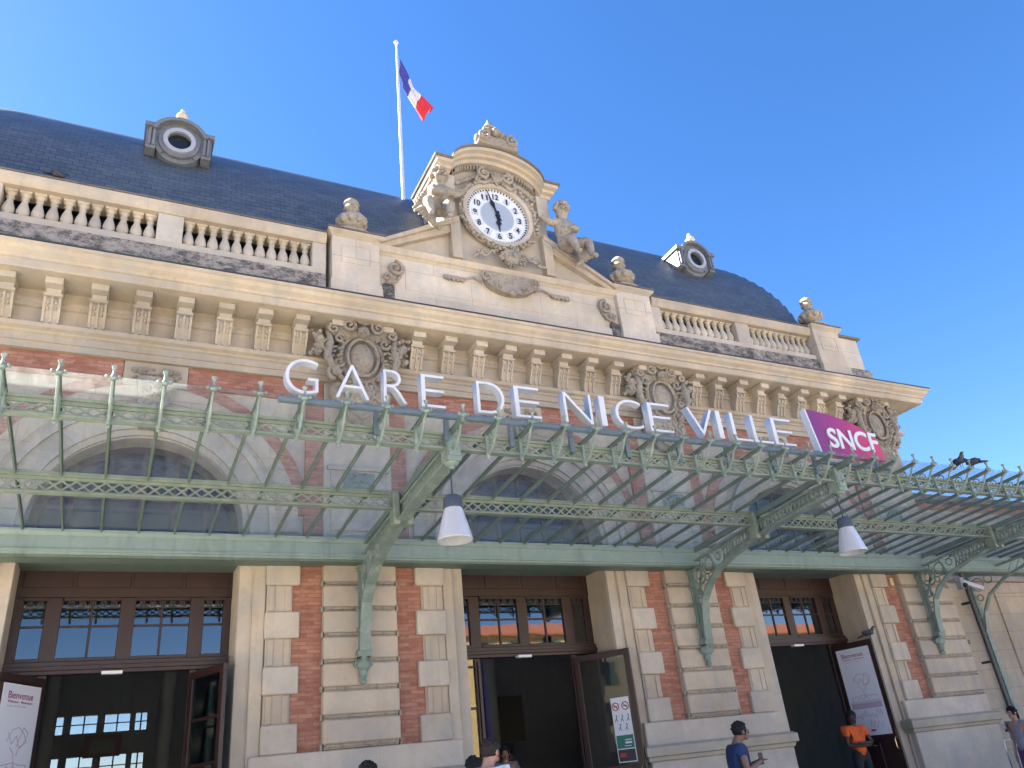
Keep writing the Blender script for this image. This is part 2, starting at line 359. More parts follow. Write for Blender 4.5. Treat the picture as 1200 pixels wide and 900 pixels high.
def rear_wall():
    b = MB()
    for c in (-P, 0, P):                    # wall slab with the arched openings cut through
        n = 24; x0, x1 = c-P/2, c+P/2; top = 7.8
        for y in (.05, .7):
            fl = y > .1
            def q(a, b_, c_, d_): b.add([a, b_, c_, d_], [(3,2,1,0) if fl else (0,1,2,3)])
            q((x0,y,0),(c-1.43,y,0),(c-1.43,y,ZS),(x0,y,ZS)); q((c+1.43,y,0),(x1,y,0),(x1,y,ZS),(c+1.43,y,ZS))
            q((x0,y,ZS),(c-1.43,y,ZS),(c-1.43,y,top),(x0,y,top)); q((c+1.43,y,ZS),(x1,y,ZS),(x1,y,top),(c+1.43,y,top))
            for i in range(n):
                a0 = pi-pi*i/n; a1 = pi-pi*(i+1)/n
                X0, Z0 = c+1.43*cos(a0), ZS+RA*sin(a0); X1, Z1 = c+1.43*cos(a1), ZS+RA*sin(a1)
                q((X0,y,Z0),(X1,y,Z1),(X1,y,top),(X0,y,top))
        for i in range(n):
            a0 = pi-pi*i/n; a1 = pi-pi*(i+1)/n
            b.add([(c+1.43*cos(a0),.05,ZS+RA*sin(a0)),(c+1.43*cos(a1),.05,ZS+RA*sin(a1)),(c+1.43*cos(a1),.7,ZS+RA*sin(a1)),(c+1.43*cos(a0),.7,ZS+RA*sin(a0))],[(3,2,1,0)])
        for sx in (-1, 1):
            x = c+sx*1.43
            b.add([(x,.05,0),(x,.7,0),(x,.7,ZS),(x,.05,ZS)], [(0,1,2,3) if sx > 0 else (3,2,1,0)])
    b.box(-11.58, -9.602, .06, .7, 0, 7.8).box(9.602, 10.6, .06, .7, 0, 7.8)  # left end lengthened out of view to keep sun off the canopy letters
    b.box(-11.58, -10.1, .7, 15.5, 0, 9).box(10.1, 10.6, .7, 15.5, 0, 9)
    b.box(-11.56, 10.58, .02, .68, 7.802, 9.1)
    b.build("wall", STONE_P, ST)
    h = MB().box(-10.08, 10.08, .72, 15.2, 6.6, 6.8)     # interior ceiling
    h.box(-10.08, -9.9, .72, 15.2, .2, 6.6).box(9.9, 10.08, .72, 15.2, .2, 6.6)
    for a, c in ((-9.9, -8.1), (-4.7, -1.7), (1.7, 4.7), (8.1, 9.9)): h.box(a, c, .74, .9, .2, 6.6)
    # rear wall with window openings toward the platforms
    xs = [(-7.85, -7.45), (-7.25, -6.6), (-6.4, -5.75), (-5.6, -5.3), (-1.1, -.8), (5, 5.3)]
    xp = -9.9
    for a, c in xs:
        h.box(xp, a, 15.0, 15.2, .2, 6.6); h.box(a, c, 15.0, 15.2, 4.12, 6.6); h.box(a, c, 15.0, 15.2, 3.05, 3.66); h.box(a, c, 15.0, 15.2, .2, 2.5); xp = c
        for z0, z1 in ((3.66, 4.12), (2.5, 3.05)):
            h.box((a+c)/2-.02, (a+c)/2+.02, 15.02, 15.06, z0, z1); h.box(a, c, 15.02, 15.06, (z0+z1)/2-.015, (z0+z1)/2+.015)
    h.box(xp, 9.9, 15.0, 15.2, .2, 6.6)
    h.build("hall_interior", INTER, ST)
    for a, c in xs:
        MB().box(a, c, 14.98, 14.99, 3.66, 4.12).build("hall_window_glass", GLASS_H, ST); MB().box(a, c, 14.98, 14.99, 2.5, 3.05).build("hall_window_glass", GLASS_H, ST)
    f = MB().box(-6.85, -5.95, 13.9, 14.0, 2.95, 3.5).build("display_board", plain("board_frame_pink", (.32, .22, .20), .6), ST)
    MB().box(-6.72, -6.08, 13.86, 13.9, 3.05, 3.4).build("screen", plain("board_screen_grey", (.22, .25, .24), .3), f)
    for X, Y in ((-7.6, 10.0), (-5.2, 9.0), (-1.9, 8.5), (.3, 9.5), (2.4, 7.6), (6.2, 9), (8.6, 8)):
        MB().lathe([(.26, 0), (.26, .3), (.17, .36), (.16, 6.0), (.26, 6.3), (.3, 6.4)], (X, Y, .2), 14).build("hall_column", INTER, ST, smooth=True, auto=True)
    for X0_, X1_, Y, z0, z1 in ((-7.9, -6.9, 12.5, .2, 2.6), (-6.0, -5.0, 11.5, .2, 2.2), (-.2, 1.1, 6.5, .2, 2.3), (5.4, 6.6, 6.0, .2, 2.2), (7.3, 8.6, 7.0, .2, 2.5)):
        k_ = MB().box(X0_, X1_, Y, Y+.5, z0, z1).build("ticket_machine", plain("machine_grey_%d" % int(Y*10), random.choice(((.10, .14, .20), (.25, .22, .18), (.08, .08, .10), (.18, .06, .05))), .5), ST, bevel=.02)
        MB().box(X0_+.15, X1_-.15, Y-.01, Y, z1-.9, z1-.3).build("screen", plain("machine_screen_%d" % int(Y*10), (.05, .07, .10), .2), k_)
    f = MB().box(1.9, 3.5, 8.0, 8.1, 2.2, 3.3).build("display_board", BLACK, ST)
    em = NT("lit_strip"); em.b.inputs["Emission Color"].default_value = (.10, .08, 1, 1); em.b.inputs["Emission Strength"].default_value = 3
    MB().box(1.0, 1.5, 7.9, 7.95, 2.78, 2.84).build("screen", em.m, f)
rear_wall()

def pier(c, corner=0):
    """corner: +1 right end, -1 left end (outer half is plain rusticated stone)"""
    r = MB(); yr = -.13
    hw0 = .57 if corner != -1 else 1.02; hw1 = .57 if corner != 1 else 1.02
    j = 4.662
    # rusticated centre: alternating block and moulded joint
    while j > 2.05:
        z0 = j-.378+.05; z1 = j-.012
        if j-.378 < 1.95: z0 = 2.02
        r.box(c-hw0, c+hw1, yr, .055, z0, z1)
        j -= .378
    top = MB(); z = 4.662
    r.box(c-hw0, c+hw1, yr, .055, 4.66, 4.95)
    ro = r.build("rusticated_stone", STONE, ST, bevel=.018)
    jn = MB().box(c-hw0+.02, c+hw1-.02, yr+.05, .052, 2.0, 4.9)
    j = 4.662
    while j > 2.1:
        jn.box(c-hw0+.03, c+hw1-.03, yr+.015, .05, j-.378+.012, j-.378+.042)
        for sx, hw in ((-1, hw0), (1, hw1)): jn.box(c+sx*hw, c+sx*(hw+.03), yr+.04, .05, j-.378-.02, j-.378+.06)
        j -= .378
    jn.build("joint_moulding", STONE_CARVED, ro)
    # brick strips + block chains each side
    for sx in (-1, 1):
        if corner == sx: continue
        br = MB(); a, b_ = sorted((c+sx*.571, c+sx*1.03)); br.box(a, b_, .0, .054, 1.99, 5.05)
        br.build("brick_panel", BRICK, ST)
        bl = MB(); ch = MB()
        for i in range(4):
            zt = 4.665-i*.765; zb = zt-.375
            a, b_ = sorted((c+sx*.91, c+sx*1.405)); bo = MB().box(a, b_, -.075, .054, zb, zt).build("quoin_block", STONE_P, ST, bevel=.016)
            if i == 3: continue
            ch = MB()
            a, b_ = sorted((c+sx*1.015, c+sx*1.385)); z0, z1 = zb-.39, zb
            ch.box(a, b_, -.02, .054, z0, z1)
            for u in (1.04, 1.27): 
                a, b_ = sorted((c+sx*u, c+sx*(u+.085))); ch.box(a, b_, -.04, .052, z0+.015, z1-.015)
            ch.build("fluted_strip", STONE, bo, bevel=.006)
        a, b_ = sorted((c+sx*1.015, c+sx*1.385)); MB().box(a, b_, -.02, .054, 4.665, 5.05).build("fluted_strip", STONE, ST, bevel=.006)
        jb = MB(); a, b_ = sorted((c+sx*1.40, c+sx*1.58)); jb.box(a, b_, -.01, .70, .2, 5.1)
        a, b_ = sorted((c+sx*1.58, c+sx*1.775)); jb.box(a, b_, .10, .78, .2, 5.1)
        jb.build("door_jamb", STONE, ST, bevel=.012)
    # base course, cap and pedestal
    e0 = 1.55 if corner != -1 else 1.08; e1 = 1.55 if corner != 1 else 1.08
    bs = MB().box(c-e0, c+e1, -.10, .06, 1.62, 1.99)
    bs.build("base_course", STONE_P, ST, bevel=.015)
    cp = MB(); pth = [(c-e0-.03, .3), (c-e0-.03, -.14), (c+e1+.03, -.14), (c+e1+.03, .3)]
    cp.sweep([(0, 1.38), (.03, 1.40), (.045, 1.45), (.09, 1.47), (.09, 1.60), (.02, 1.64), (-.5, 1.64)], pth)
    cp.build("plinth_cap", stone("plinth_cap_stone", (.50, .45, .34), .25) if "plinth_cap_stone" not in bpy.data.materials else bpy.data.materials["plinth_cap_stone"], ST)
    pd = MB().box(c-e0, c+e1, -.145, .3, .16, 1.385).box(c-e0-.06, c+e1+.06, -.21, .3, .158, .42)
    pd.build("plinth", STONE_P, ST, bevel=.012)
for c, k in ((-1.5*P, -1), (-.5*P, 0), (.5*P, 0), (1.5*P, 1)): pier(c, k)

def upper():
    for i, c in enumerate((-1.5*P, -.5*P, .5*P, 1.5*P)):
        o = MB()
        o.box(c-.57, c+.57, -.05, .052, 4.96, 7.76)
        o.box(c-.46, c+.46, -.085, -.05, 5.15, 6.16).box(c-.52, c+.52, -.12, -.05, 6.16, 6.24).box(c-.5, c+.5, -.10, -.05, 7.0, 7.1)
        st = o.build("pilaster", STONE_P, ST, bevel=.01)
        rl = MB()
        for sx in (-1, 1):
            rl.scroll((c+sx*.11, -.10, 6.02), .085, 1.4, .022, sx, pi/2); rl.ball((c+sx*.2, -.10, 5.95), (.06, .03, .05))
        rl.ball((c, -.10, 6.02), (.05, .04, .09)).box(c-.27, c+.27, -.098, -.086, 5.86, 6.13)
        rl.build("relief_plaque", COPPER, st)
        for sx in (-1, 1):
            if (i == 0 and sx < 0) or (i == 3 and sx > 0):
                a, b_ = sorted((c+sx*.575, c+sx*1.0)); MB().box(a, b_, -.04, .052, 4.96, 7.76).build("corner_stone", STONE_WALL, ST, bevel=.01); continue
            a, b_ = sorted((c+sx*.572, c+sx*.86)); MB().box(a, b_, -.006, .053, 5.052, 7.39).build("brick_panel", BRICK, ST)
    for c in (-P, 0, P):
        a = MB()
        a.ring(c, ZS, 1.43, 1.52, -.0, .3, n=40).ring(c, ZS, 1.52, 1.80, -.05, .06, n=40).ring(c, ZS, 1.80, 1.90, -.11, .06, n=40)
        for sx in (-1, 1):
            p, q = sorted((c+sx*1.43, c+sx*1.52)); a.box(p, q, 0, .3, 4.96, ZS)
            p, q = sorted((c+sx*1.52, c+sx*1.80)); a.box(p, q, -.05, .06, 4.96, ZS)
            p, q = sorted((c+sx*1.80, c+sx*1.90)); a.box(p, q, -.11, .06, 4.96, ZS)
        ar = a.build("archivolt", STONE_P, ST, smooth=False)
        MB().ring(c, ZS, 1.90, 2.26, -.02, .06, n=40).build("arch_band", STONE_WALL, ar)
        MB().ring(c, ZS, 2.262, 2.46, .0, .058, .12, pi-.12, n=40).build("brick_arch", BRICK, ar)
        k = MB().prism([(c-.17, 6.62), (c+.17, 6.62), (c+.26, 7.45), (c-.26, 7.45)], -.2, .05)
        k.scroll((c-.1, -.22, 7.2), .1, 1.3, .03, -1, pi/2).scroll((c+.1, -.22, 7.2), .1, 1.3, .03, 1, pi/2)
        k.ball((c, -.2, 6.85), (.12, .09, .18))
        k.build("keystone", STONE_CARVED, ST, bevel=.01)
        pn = MB().box(c-.46, c+.46, -.03, .055, 7.36, 7.755)
        po = pn.build("carved_panel", STONE, ST)
        lf = MB(); random.seed(3)
        for q in range(46):
            u = random.uniform(-.34, .34); v = random.uniform(-.12, .12)
            lf.ball((c+u, -.05, 7.56+v*(1-abs(u)*1.2)), (random.uniform(.02, .05), .035, random.uniform(.015, .04)), 7, 5, random.uniform(0, 3))
        lf.build("leaf_carving", STONE_CARVED, po)
        for sx in (-1, 1):
            p, q = sorted((c+sx*.47, c+sx*2.62)); MB().box(p, q, -.012, .054, 7.40, 7.757).build("brick_panel", BRICK, ST)
        # spandrel moulding lines
        s2 = MB()
        s2.ring(c, ZS, 2.0, 2.03, -.035, -.02, n=40).build("arch_bead", STONE, ar)
        # arched window behind
        w_ = MB().ring(c, ZS, 1.30, 1.425, .42, .50, n=36)
        for x in (-.92, -.46, 0, .46, .92):
            w_.box(c+x-.03, c+x+.03, .43, .49, 4.9, ZS+math.sqrt(1.32**2-x*x))
        w_.box(c-1.42, c+1.42, .425, .495, 5.66, 5.73).box(c-1.42, c+1.42, .425, .495, 4.9, 5.0)
        for sx in (-1, 1): w_.box(c+sx*1.3, c+sx*1.42, .42, .5, 5.0, ZS)
        wo = w_.build("arched_window", WOOD, ST)
        g = MB(); pts = [(c+1.31*cos(pi*i/30), ZS+1.31*sin(pi*i/30)) for i in range(31)]+[(c-1.31, 4.95), (c+1.31, 4.95)]
        g.prism(pts, .455, .463).build("pane", GLASS_A, wo)
upper()

def entablature():
    x = 10.62; path = [(-11.6, 15.5), (-11.6, -.06), (x, -.06), (x, 15.5)]  # left run follows the unseen end added to block the sun
    MB().sweep([(-.3, 7.76), (.03, 7.76), (.03, 7.87), (.055, 7.875), (.055, 7.98), (.09, 8.0), (.10, 8.03), (.16, 8.06), (.18, 8.12), (.02, 8.15), (-.3, 8.15)], path).build("architrave", STONE, ST)
    MB().sweep([(-.3, 8.152), (.0, 8.152), (.0, 8.46), (.035, 8.475), (.035, 8.53), (.06, 8.55), (.06, 8.60), (.02, 8.61), (.02, 8.77), (-.3, 8.77)], path).build("frieze", STONE, ST)
    MB().sweep([(-.3, 8.772), (.60, 8.772), (.62, 8.79), (.62, 8.90), (.655, 8.91), (.67, 8.95), (.74, 9.0), (.765, 9.06), (.80, 9.075), (.80, 9.13), (-.3, 9.16)], path).build("cornice", STONE, ST)
    MB().sweep([(.6, 9.152), (.82, 9.134), (.82, 9.15), (.6, 9.168)], path).build("cornice_flashing", ZINC, ST)
    # modillion + console pair
    ms = .0961*P
    mod = MB().box(-.12, .12, -.52, -.06, 8.665, 8.77).box(-.10, .10, -.36, -.05, 8.58, 8.665)
    con = MB()
    prof = [(-.05, 8.54), (-.33, 8.54), (-.345, 8.50), (-.335, 8.44), (-.30, 8.40), (-.26, 8.33), (-.215, 8.24), (-.20, 8.158), (-.05, 8.158)]
    for sx in (-1, 1): con.prismx(prof, sx*.1-.018, sx*.1+.018)
    con.prismx(prof, -.015, .015)
    con.prismx([(a+.03 if a < -.1 else a, b-.005) for a, b in prof], -.1, .1)
    con.box(-.125, .125, -.37, -.05, 8.535, 8.578)
    for sx in (-.055, .055): con.ball((sx, -.30, 8.45), (.03, .04, .04), 8, 6).ball((sx, -.26, 8.37), (.022, .03, .03), 8, 6)
    first = None
    xs = []
    for c in (-P, 0, P):
        for i in range(10): xs.append((c+(i-4.5)*ms, 0 < i < 9))
    m0 = c0 = None
    for X, full in xs:
        if m0 is None: m0 = mod.build("modillion", STONE_P, ST, bevel=.006, loc=(X, 0, 0)); mo = m0
        else: mo = inst(m0, ST, (X, 0, 0))
        if full:
            if c0 is None: c0 = con.build("console", STONE, mo)
            else: inst(c0, mo, (0, 0, 0))
    for X in (-9.6-.43, 9.6+.43):
        mo = inst(m0, ST, (X, 0, 0))
entablature()

def cartouche(c):
    b = MB()
    Y = -.24
    # shield body, oval boss, ring
    b.ball((c, -.08, 8.14), (.47, .13, .56), 24, 14)
    for i in range(22):
        a_ = 2*pi*i/22; b.ball((c+.41*cos(a_), -.22, 8.12+.50*sin(a_)), (.055, .05, .032), 8, 6, a_)
    for sx in (-1, 1):
        b.scroll((c+sx*.40, -.24, 8.44), .10, 1.3, .035, -sx, 0); b.scroll((c+sx*.42, -.24, 7.98), .09, 1.3, .03, sx, 0)
        for q in range(5): b.tube([(c+sx*(.44+.03*q), -.22, 8.30-.09*q), (c+sx*(.60+.01*q), -.25, 8.24-.09*q)], [.028, .012], 6)
    b.tube([(c+.27*cos(t), Y-.02, 8.12+.36*sin(t)) for t in [2*pi*i/28 for i in range(29)]], .032, 7)
    b.tube([(c+.37*cos(t), Y+.05, 8.12+.46*sin(t)) for t in [2*pi*i/28 for i in range(29)]], .045, 7)
    b.ball((c, -.17, 8.12), (.25, .11, .34), 20, 12)
    # top ears with scrolls and shell crest
    b.prism([(c-.62, 8.74), (c-.2, 8.86), (c+.2, 8.86), (c+.62, 8.74), (c+.56, 8.52), (c+.3, 8.5), (c-.3, 8.5), (c-.56, 8.52)], -.26, .0)
    for sx in (-1, 1):
        b.scroll((c+sx*.26, -.30, 8.70), .13, 1.6, .04, sx, pi/2)
        b.scroll((c+sx*.52, -.28, 8.60), .09, 1.4, .035, -sx, pi/2)
        b.tube([(c+sx*.60, -.22, 8.56), (c+sx*.56, -.25, 8.35), (c+sx*.62, -.25, 8.1), (c+sx*.52, -.25, 7.85), (c+sx*.3, -.22, 7.62)], [.05, .06, .07, .06, .04], 7)
        b.scroll((c+sx*.60, -.22, 8.28), .12, 1.4, .04, -sx, pi/2)
        b.scroll((c+sx*.48, -.24, 7.78), .13, 1.5, .045, sx, -pi/2)
        # fruit and leaf swags
        random.seed(int(11+sx))
        for q in range(26):
            u = random.uniform(-.15, .15); v = random.uniform(-.24, .24)
            b.ball((c+sx*(.76+u*.7), -.16+random.uniform(-.07, .03), 8.38+v), (random.uniform(.025, .06),)*3, 8, 6)
        b.ball((c+sx*.74, -.22, 8.40), .085, 10, 8)
    for i in range(9):
        t = pi*(i+.5)/9; b.tube([(c, -.30, 8.74), (c+.22*cos(t), -.38, 8.78+.24*sin(t))], [.02, .045], 6)
    # mask
    b.ball((c, -.30, 8.58), (.11, .1, .12), 12, 8).ball((c, -.40, 8.55), (.028, .04, .04), 8, 6)
    for sx in (-1, 1): b.ball((c+sx*.045, -.385, 8.60), (.03, .02, .014), 8, 6).ball((c+sx*.05, -.38, 8.51), (.04, .025, .02), 8, 6)
    # lower drop: base lobes and foliage
    b.ball((c, -.1, 7.5), (.56, .13, .36), 18, 10)
    random.seed(5)
    for q in range(44):
        u = random.uniform(-.4, .4); b.ball((c+u, -.2, 7.52-random.uniform(-.18, .24)*(1-abs(u))), (random.uniform(.03, .07), .05, random.uniform(.02, .05)), 7, 5, random.uniform(0, 3))
    b.ball((c, -.1, 7.15), (.26, .1, .26), 14, 8)
    b.tube([(c-.3, -.16, 7.3), (c-.14, -.2, 7.1), (c, -.2, 7.0), (c+.14, -.2, 7.1), (c+.3, -.16, 7.3)], .04, 7)
    b.v = [(x, y*1.25-.12 if y < -.02 else y, z) for x, y, z in b.v]
    return b.build("cartouche", STONE_CARVED, ST, smooth=True)
for c in (-1.5*P, -.5*P, .5*P, 1.5*P): cartouche(c)

# ------------------------------------------------------------------ attic, balustrade, pedestals, urns
def urn(x, y, z):
    b = MB()
    b.prism([(x-.42, z), (x+.42, z), (x+.30, z+.10), (x+.16, z+.17), (x-.16, z+.17), (x-.30, z+.10)], y-.26, y+.26)
    b.lathe([(.13, .16), (.16, .2), (.10, .25), (.20, .30), (.29, .40), (.30, .50), (.22, .58), (.12, .64), (.10, .74), (.16, .78), (.14, .84), (.12, .88), (.16, .91), (.14, .97), (.09, 1.02), (.03, 1.05)], (x, y, z), 18)
    for i in range(10):
        a = 2*pi*i/10; b.ball((x+.25*cos(a), y+.25*sin(a), z+.44), (.08, .08, .11), 8, 6)
    return b.build("stone_urn", STONE_CARVED, ST, smooth=True, auto=True)
def attic():
    # plinth of the parapet: sooty band, light string
    for a, c in ((-9.25, -3.75), (3.75, 8.75)):
        MB().box(a, c, -.03, .45, 9.1, 10.03).build("parapet_base", STONE_SOOT, ST, bevel=.01)
        MB().box(a, c, .0, .42, 10.032, 10.17).build("parapet_string", STONE_P, ST, bevel=.01)
        MB().sweep([(-.42, 10.74), (-.0, 10.74), (.03, 10.78), (.05, 10.84), (.06, 10.90), (.06, 10.95), (-.46, 10.96)], [(a, 0), (c, 0)]).build("hand_rail", STONE, ST)
        MB().box(a, c, -.075, .5, 10.962, 10.985).build("rail_flashing", STONE_CAP, ST)
    prof = [(.075, 0), (.075, .045), (.05, .06), (.055, .09), (.095, .15), (.098, .20), (.08, .28), (.052, .36), (.045, .42), (.065, .44), (.045, .47), (.06, .51), (.08, .53), (.08, .575)]
    b0 = None
    for a, c in ((-8.95, -6.66), (-6.24, -4.0), (4.0, 6.24), (6.66, 8.75)):
        pan = empty("balustrade", (0, 0, 0)); pan.parent = ST
        for i in range(11):
            X = a+(c-a)*(i+.5)/11
            if b0 is None: b0 = MB().lathe(prof, (0, 0, 0), 14).box(-.085, .085, -.085, .085, .002, .05).box(-.085, .085, -.085, .085, .53, .573).build("baluster", STONE_P, pan, smooth=True, auto=True, loc=(X, .2, 10.17))
            else: inst(b0, pan, (X, .2, 10.17))
    for X, hw in ((-6.45, .21), (-9.1, .145), (6.45, .21), (-3.87, .13), (3.87, .13)):
        MB().box(X-hw, X+hw, .02, .41, 10.165, 10.745).build("parapet_pier", STONE_P, ST, bevel=.008)
    # pedestals that carry the urns
    for X in (-9.72, -3.2, 3.2, 9.22):
        hw = .46
        b = MB().box(X-hw, X+hw, -.10, .55, 9.1, 10.9)
        b.box(X-hw-.03, X+hw+.03, -.14, .55, 9.1, 9.9)
        fr = [(X-.28, 10.32), (X+.28, 10.32), (X+.28, 10.72), (X-.28, 10.72)]
        for (p, q) in ((0, 1), (1, 2), (2, 3), (3, 0)): b.beam((fr[p][0], -.105, fr[p][1]), (fr[q][0], -.105, fr[q][1]), .02, .02)
        b.build("pedestal", STONE_ATTIC, ST, bevel=.008)
        MB().sweep([(-.6, 10.89), (0, 10.89), (.03, 10.93), (.08, 10.97), (.09, 11.02), (-.6, 11.04)], [(X-hw, .6), (X-hw, -.1), (X+hw, -.1), (X+hw, .6)]).build("pedestal_cap", STONE, ST)
        MB().box(X-hw-.10, X+hw+.10, -.2, .62, 11.036, 11.06).build("cap_flashing", STONE_CAP, ST)
        urn(X, .2, 11.06)
    for sx in (1,):       # stepped end beyond the last pedestal
        a, c = sorted((sx*9.70, sx*10.45)); b = MB().box(a, c, .0, 1.2, 9.1, 10.86)
        b.build("parapet_end", STONE_ATTIC, ST, bevel=.01)
        a, c = sorted((sx*9.70, sx*10.56)); MB().box(a, c, -.08, 1.3, 10.862, 10.93).build("cap_flashing", STONE_CAP, ST, bevel=.02)
        a, c = sorted((sx*9.71, sx*10.62)); MB().box(a, c, -.05, 14.8, 9.12, 9.95).build("parapet_base", STONE_SOOT, ST, bevel=.02)
        a, c = sorted((sx*10.2, sx*10.5)); MB().box(a, c, 1.3, 14.8, 9.9, 10.8).build("parapet_end", STONE_ATTIC, ST, bevel=.02)
    MB().box(-11.5, -10.2, .0, 14.8, 9.12, 10.8).build("parapet_end", STONE_ATTIC, ST, bevel=.02)  # unseen left end, drawn out further to shade the canopy
    # central attic
    b = MB().box(-2.74, 2.74, .0, .9, 9.1, 10.72)
    b.box(-2.74, 2.74, -.06, .9, 9.1, 9.88).box(-2.2, 2.2, -.012, .05, 10.0, 10.55)
    b.build("attic_wall", STONE_ATTIC, ST, bevel=.008)
    for sx in (-1, 1):
        sc_ = MB(); sc_.scroll((sx*2.42, -.06, 10.42), .17, 1.6, .045, sx, pi/2).scroll((sx*2.58, -.06, 10.18), .10, 1.5, .035, -sx, -pi/2)
        sc_.tube([(sx*2.3, -.03, 10.3), (sx*2.4, -.05, 10.12), (sx*2.62, -.05, 10.05)], .03, 6)
        sc_.build("scroll_carving", STONE_CARVED, ST, smooth=True)
    # soot stains are on the stone beside the pedestals
    sm_ = stone("limestone_blackened", (.40, .37, .33), .5, soot=.20)
    for X in (-2.55, 2.60): MB().box(X-.12, X+.10, -.072, .0, 9.3, 10.02).build("stained_stone", sm_, ST)
attic()

# ------------------------------------------------------------------ clock gable
def gable():
    zb = 10.72
    MB().sweep([(-.8, zb), (.0, zb), (.03, zb+.04), (.07, zb+.06), (.10, zb+.12), (.12, zb+.17), (-.8, zb+.19)], [(-2.74, .9), (-2.74, 0), (2.74, 0), (2.74, .9)]).build("gable_string", STONE, ST)
    b = MB()
    # tympanum body
    b.prism([(-2.66, zb+.18), (2.66, zb+.18), (1.12, 11.72), (-1.12, 11.72)], .03, .75)
    b.build("gable_base", STONE_P, ST)
    for sx in (-1, 1):
        r = MB()
        d = [(sx*2.74, zb+.19), (sx*2.50, zb+.19), (sx*1.02, 11.66), (sx*1.02, 11.92)]
        r.prism(d, -.1, .8)
        d = [(sx*2.80, zb+.23), (sx*2.70, zb+.20), (sx*1.0, 11.86), (sx*1.0, 11.99)]
        r.prism(d, -.17, .85)
        p, q = sorted((sx*.98, sx*1.2)); r.box(p, q, -.14, .8, 10.93, 11.92)
        r.build("raking_moulding", STONE, ST, bevel=.006)
    a = MB()   # aedicule body with arched head
    pts = [(1.26, 11.0), (1.26, 13.12)]
    for i in range(21):
        t = i/20; X = 1.02-2.04*t; pts.append((X, 13.12+.56*math.sqrt(max(0, 1-(X/1.06)**2))))
    pts += [(-1.26, 13.12), (-1.26, 11.0)]
    a.prism(pts, .05, 1.1)
    for sx in (-1, 1):
        p, q = sorted((sx*1.0, sx*1.3)); a.box(p, q, -.08, 1.1, 12.55, 13.15)
    a.build("clock_gable", STONE_P, ST, bevel=.01)
    # head cornice: ears + segmental arch, mitred as concentric bands
    def band(off, th, y0, mat, nm):
        h = MB()
        def arc(o):
            return [(X, 13.10+o+ .62*math.sqrt(max(0, 1-(X/1.12)**2))) for X in [1.12*cos(pi*i/28) for i in range(29)]]
        lo = [(1.36+off*.6, 13.10+off), (1.12, 13.10+off)]+arc(off)[1:-1]+[(-1.12, 13.10+off), (-1.36-off*.6, 13.10+off)]
        hi = [(1.36+off*.6+th*.3, 13.10+off+th), (1.12, 13.10+off+th)]+arc(off+th)[1:-1]+[(-1.12, 13.10+off+th), (-1.36-off*.6-th*.3, 13.10+off+th)]
        for i in range(len(lo)-1):
            (ax, az), (bx, bz), (cx_, cz), (dx, dz) = lo[i], lo[i+1], hi[i+1], hi[i]
            h.add([(ax,y0,az),(bx,y0,bz),(cx_,y0,cz),(dx,y0,dz),(ax,1.2,az),(bx,1.2,bz),(cx_,1.2,cz),(dx,1.2,dz)],
                  [(3,2,1,0),(0,1,5,4),(2,3,7,6)]+([(0,4,7,3)] if i == 0 else [])+([(1,2,6,5)] if i == len(lo)-2 else []))
        h.build(nm, mat, ST)
    band(0, .10, -.10, STONE, "gable_moulding"); band(.10, .08, -.20, STONE, "gable_moulding"); band(.18, .09, -.32, STONE, "gable_moulding"); band(.272, .045, -.37, STONE_CAP, "gable_coping")
    dt = MB()
    for i in range(34):
        t = pi*(i+.5)/34; X = 1.0*cos(t)
        if abs(X) < .25: continue
        z = 13.02+.60*math.sqrt(max(0, 1-(X/1.12)**2)); dt.box(X-.018, X+.018, -.06, .06, z-.05, z+.06)
    dt.box(-.26, .26, -.05, .06, 13.50, 13.56).build("dentil_row", STONE_CARVED, ST)
    # crest
    c = MB().prism([(-.50, 14.0), (.50, 14.0), (.46, 14.14), (.34, 14.26), (-.34, 14.26), (-.46, 14.14)], -.42, .5)
    c.lathe([(.26, 0), (.30, .06), (.22, .12), (.24, .2), (.33, .26), (.33, .32), (.24, .40), (.14, .46), (.17, .52), (.14, .58), (.16, .62), (.10, .72), (.05, .82), (.02, .9)], (-.02, -.08, 14.2), 16)
    for i in range(8):
        a_ = 2*pi*i/8; c.ball((-.02+.30*cos(a_), -.08+.30*sin(a_), 14.46), (.10, .10, .12), 8, 6)
    c.scroll((-.36, -.42, 14.24), .16, 1.4, .06, -1, pi/2).scroll((.36, -.42, 14.24), .16, 1.4, .06, 1, pi/2)
    c.build("crest_finial", STONE_CARVED, ST, smooth=True, auto=True)
    # clock
    X0, Z0 = -.02, 12.32; Y0 = .03
    ck = empty("clock", (X0, Y0, Z0)); ck.parent = ST
    def disc(r0, r1, y0, y1, nm, mat): 
        m_ = MB().ring(0, 0, r0, r1, y0, y1, 0, 2*pi, 64); return m_.build(nm, mat, ck, smooth=False)
    disc(.0, .40, -.062, 0, "inner_dial", CLOCK_G); disc(.402, .74, -.06, 0, "dial", CLOCK_W)
    disc(.39, .412, -.068, -.05, "dial_ring", WHITE); disc(.66, .672, -.064, -.05, "dial_ring", WHITE)
    disc(.74, .84, -.14, .03, "clock_rim", STONE_P)
    mk = MB()
    for i in range(60):
        a_ = 2*pi*i/60; p = Vector((sin(a_), 0, cos(a_))); mk.beam(p*.685+Vector((0, -.066, 0)), p*.725+Vector((0, -.066, 0)), .034, .008, (0, 1, 0))
    mk.build("minute_marks", BLACK, ck)
    pl = MB()
    for i in range(12):
        a_ = 2*pi*i/12; pl.prism([(.535*sin(a_)+.115*cos(t), .535*cos(a_)+.115*sin(t)) for t in [2*pi*j/4+pi/4-a_ for j in range(4)]], -.0615, -.055)
    pl.build("numeral_plaques", plain("numeral_plaque_grey", (.52, .57, .64), .4), ck)
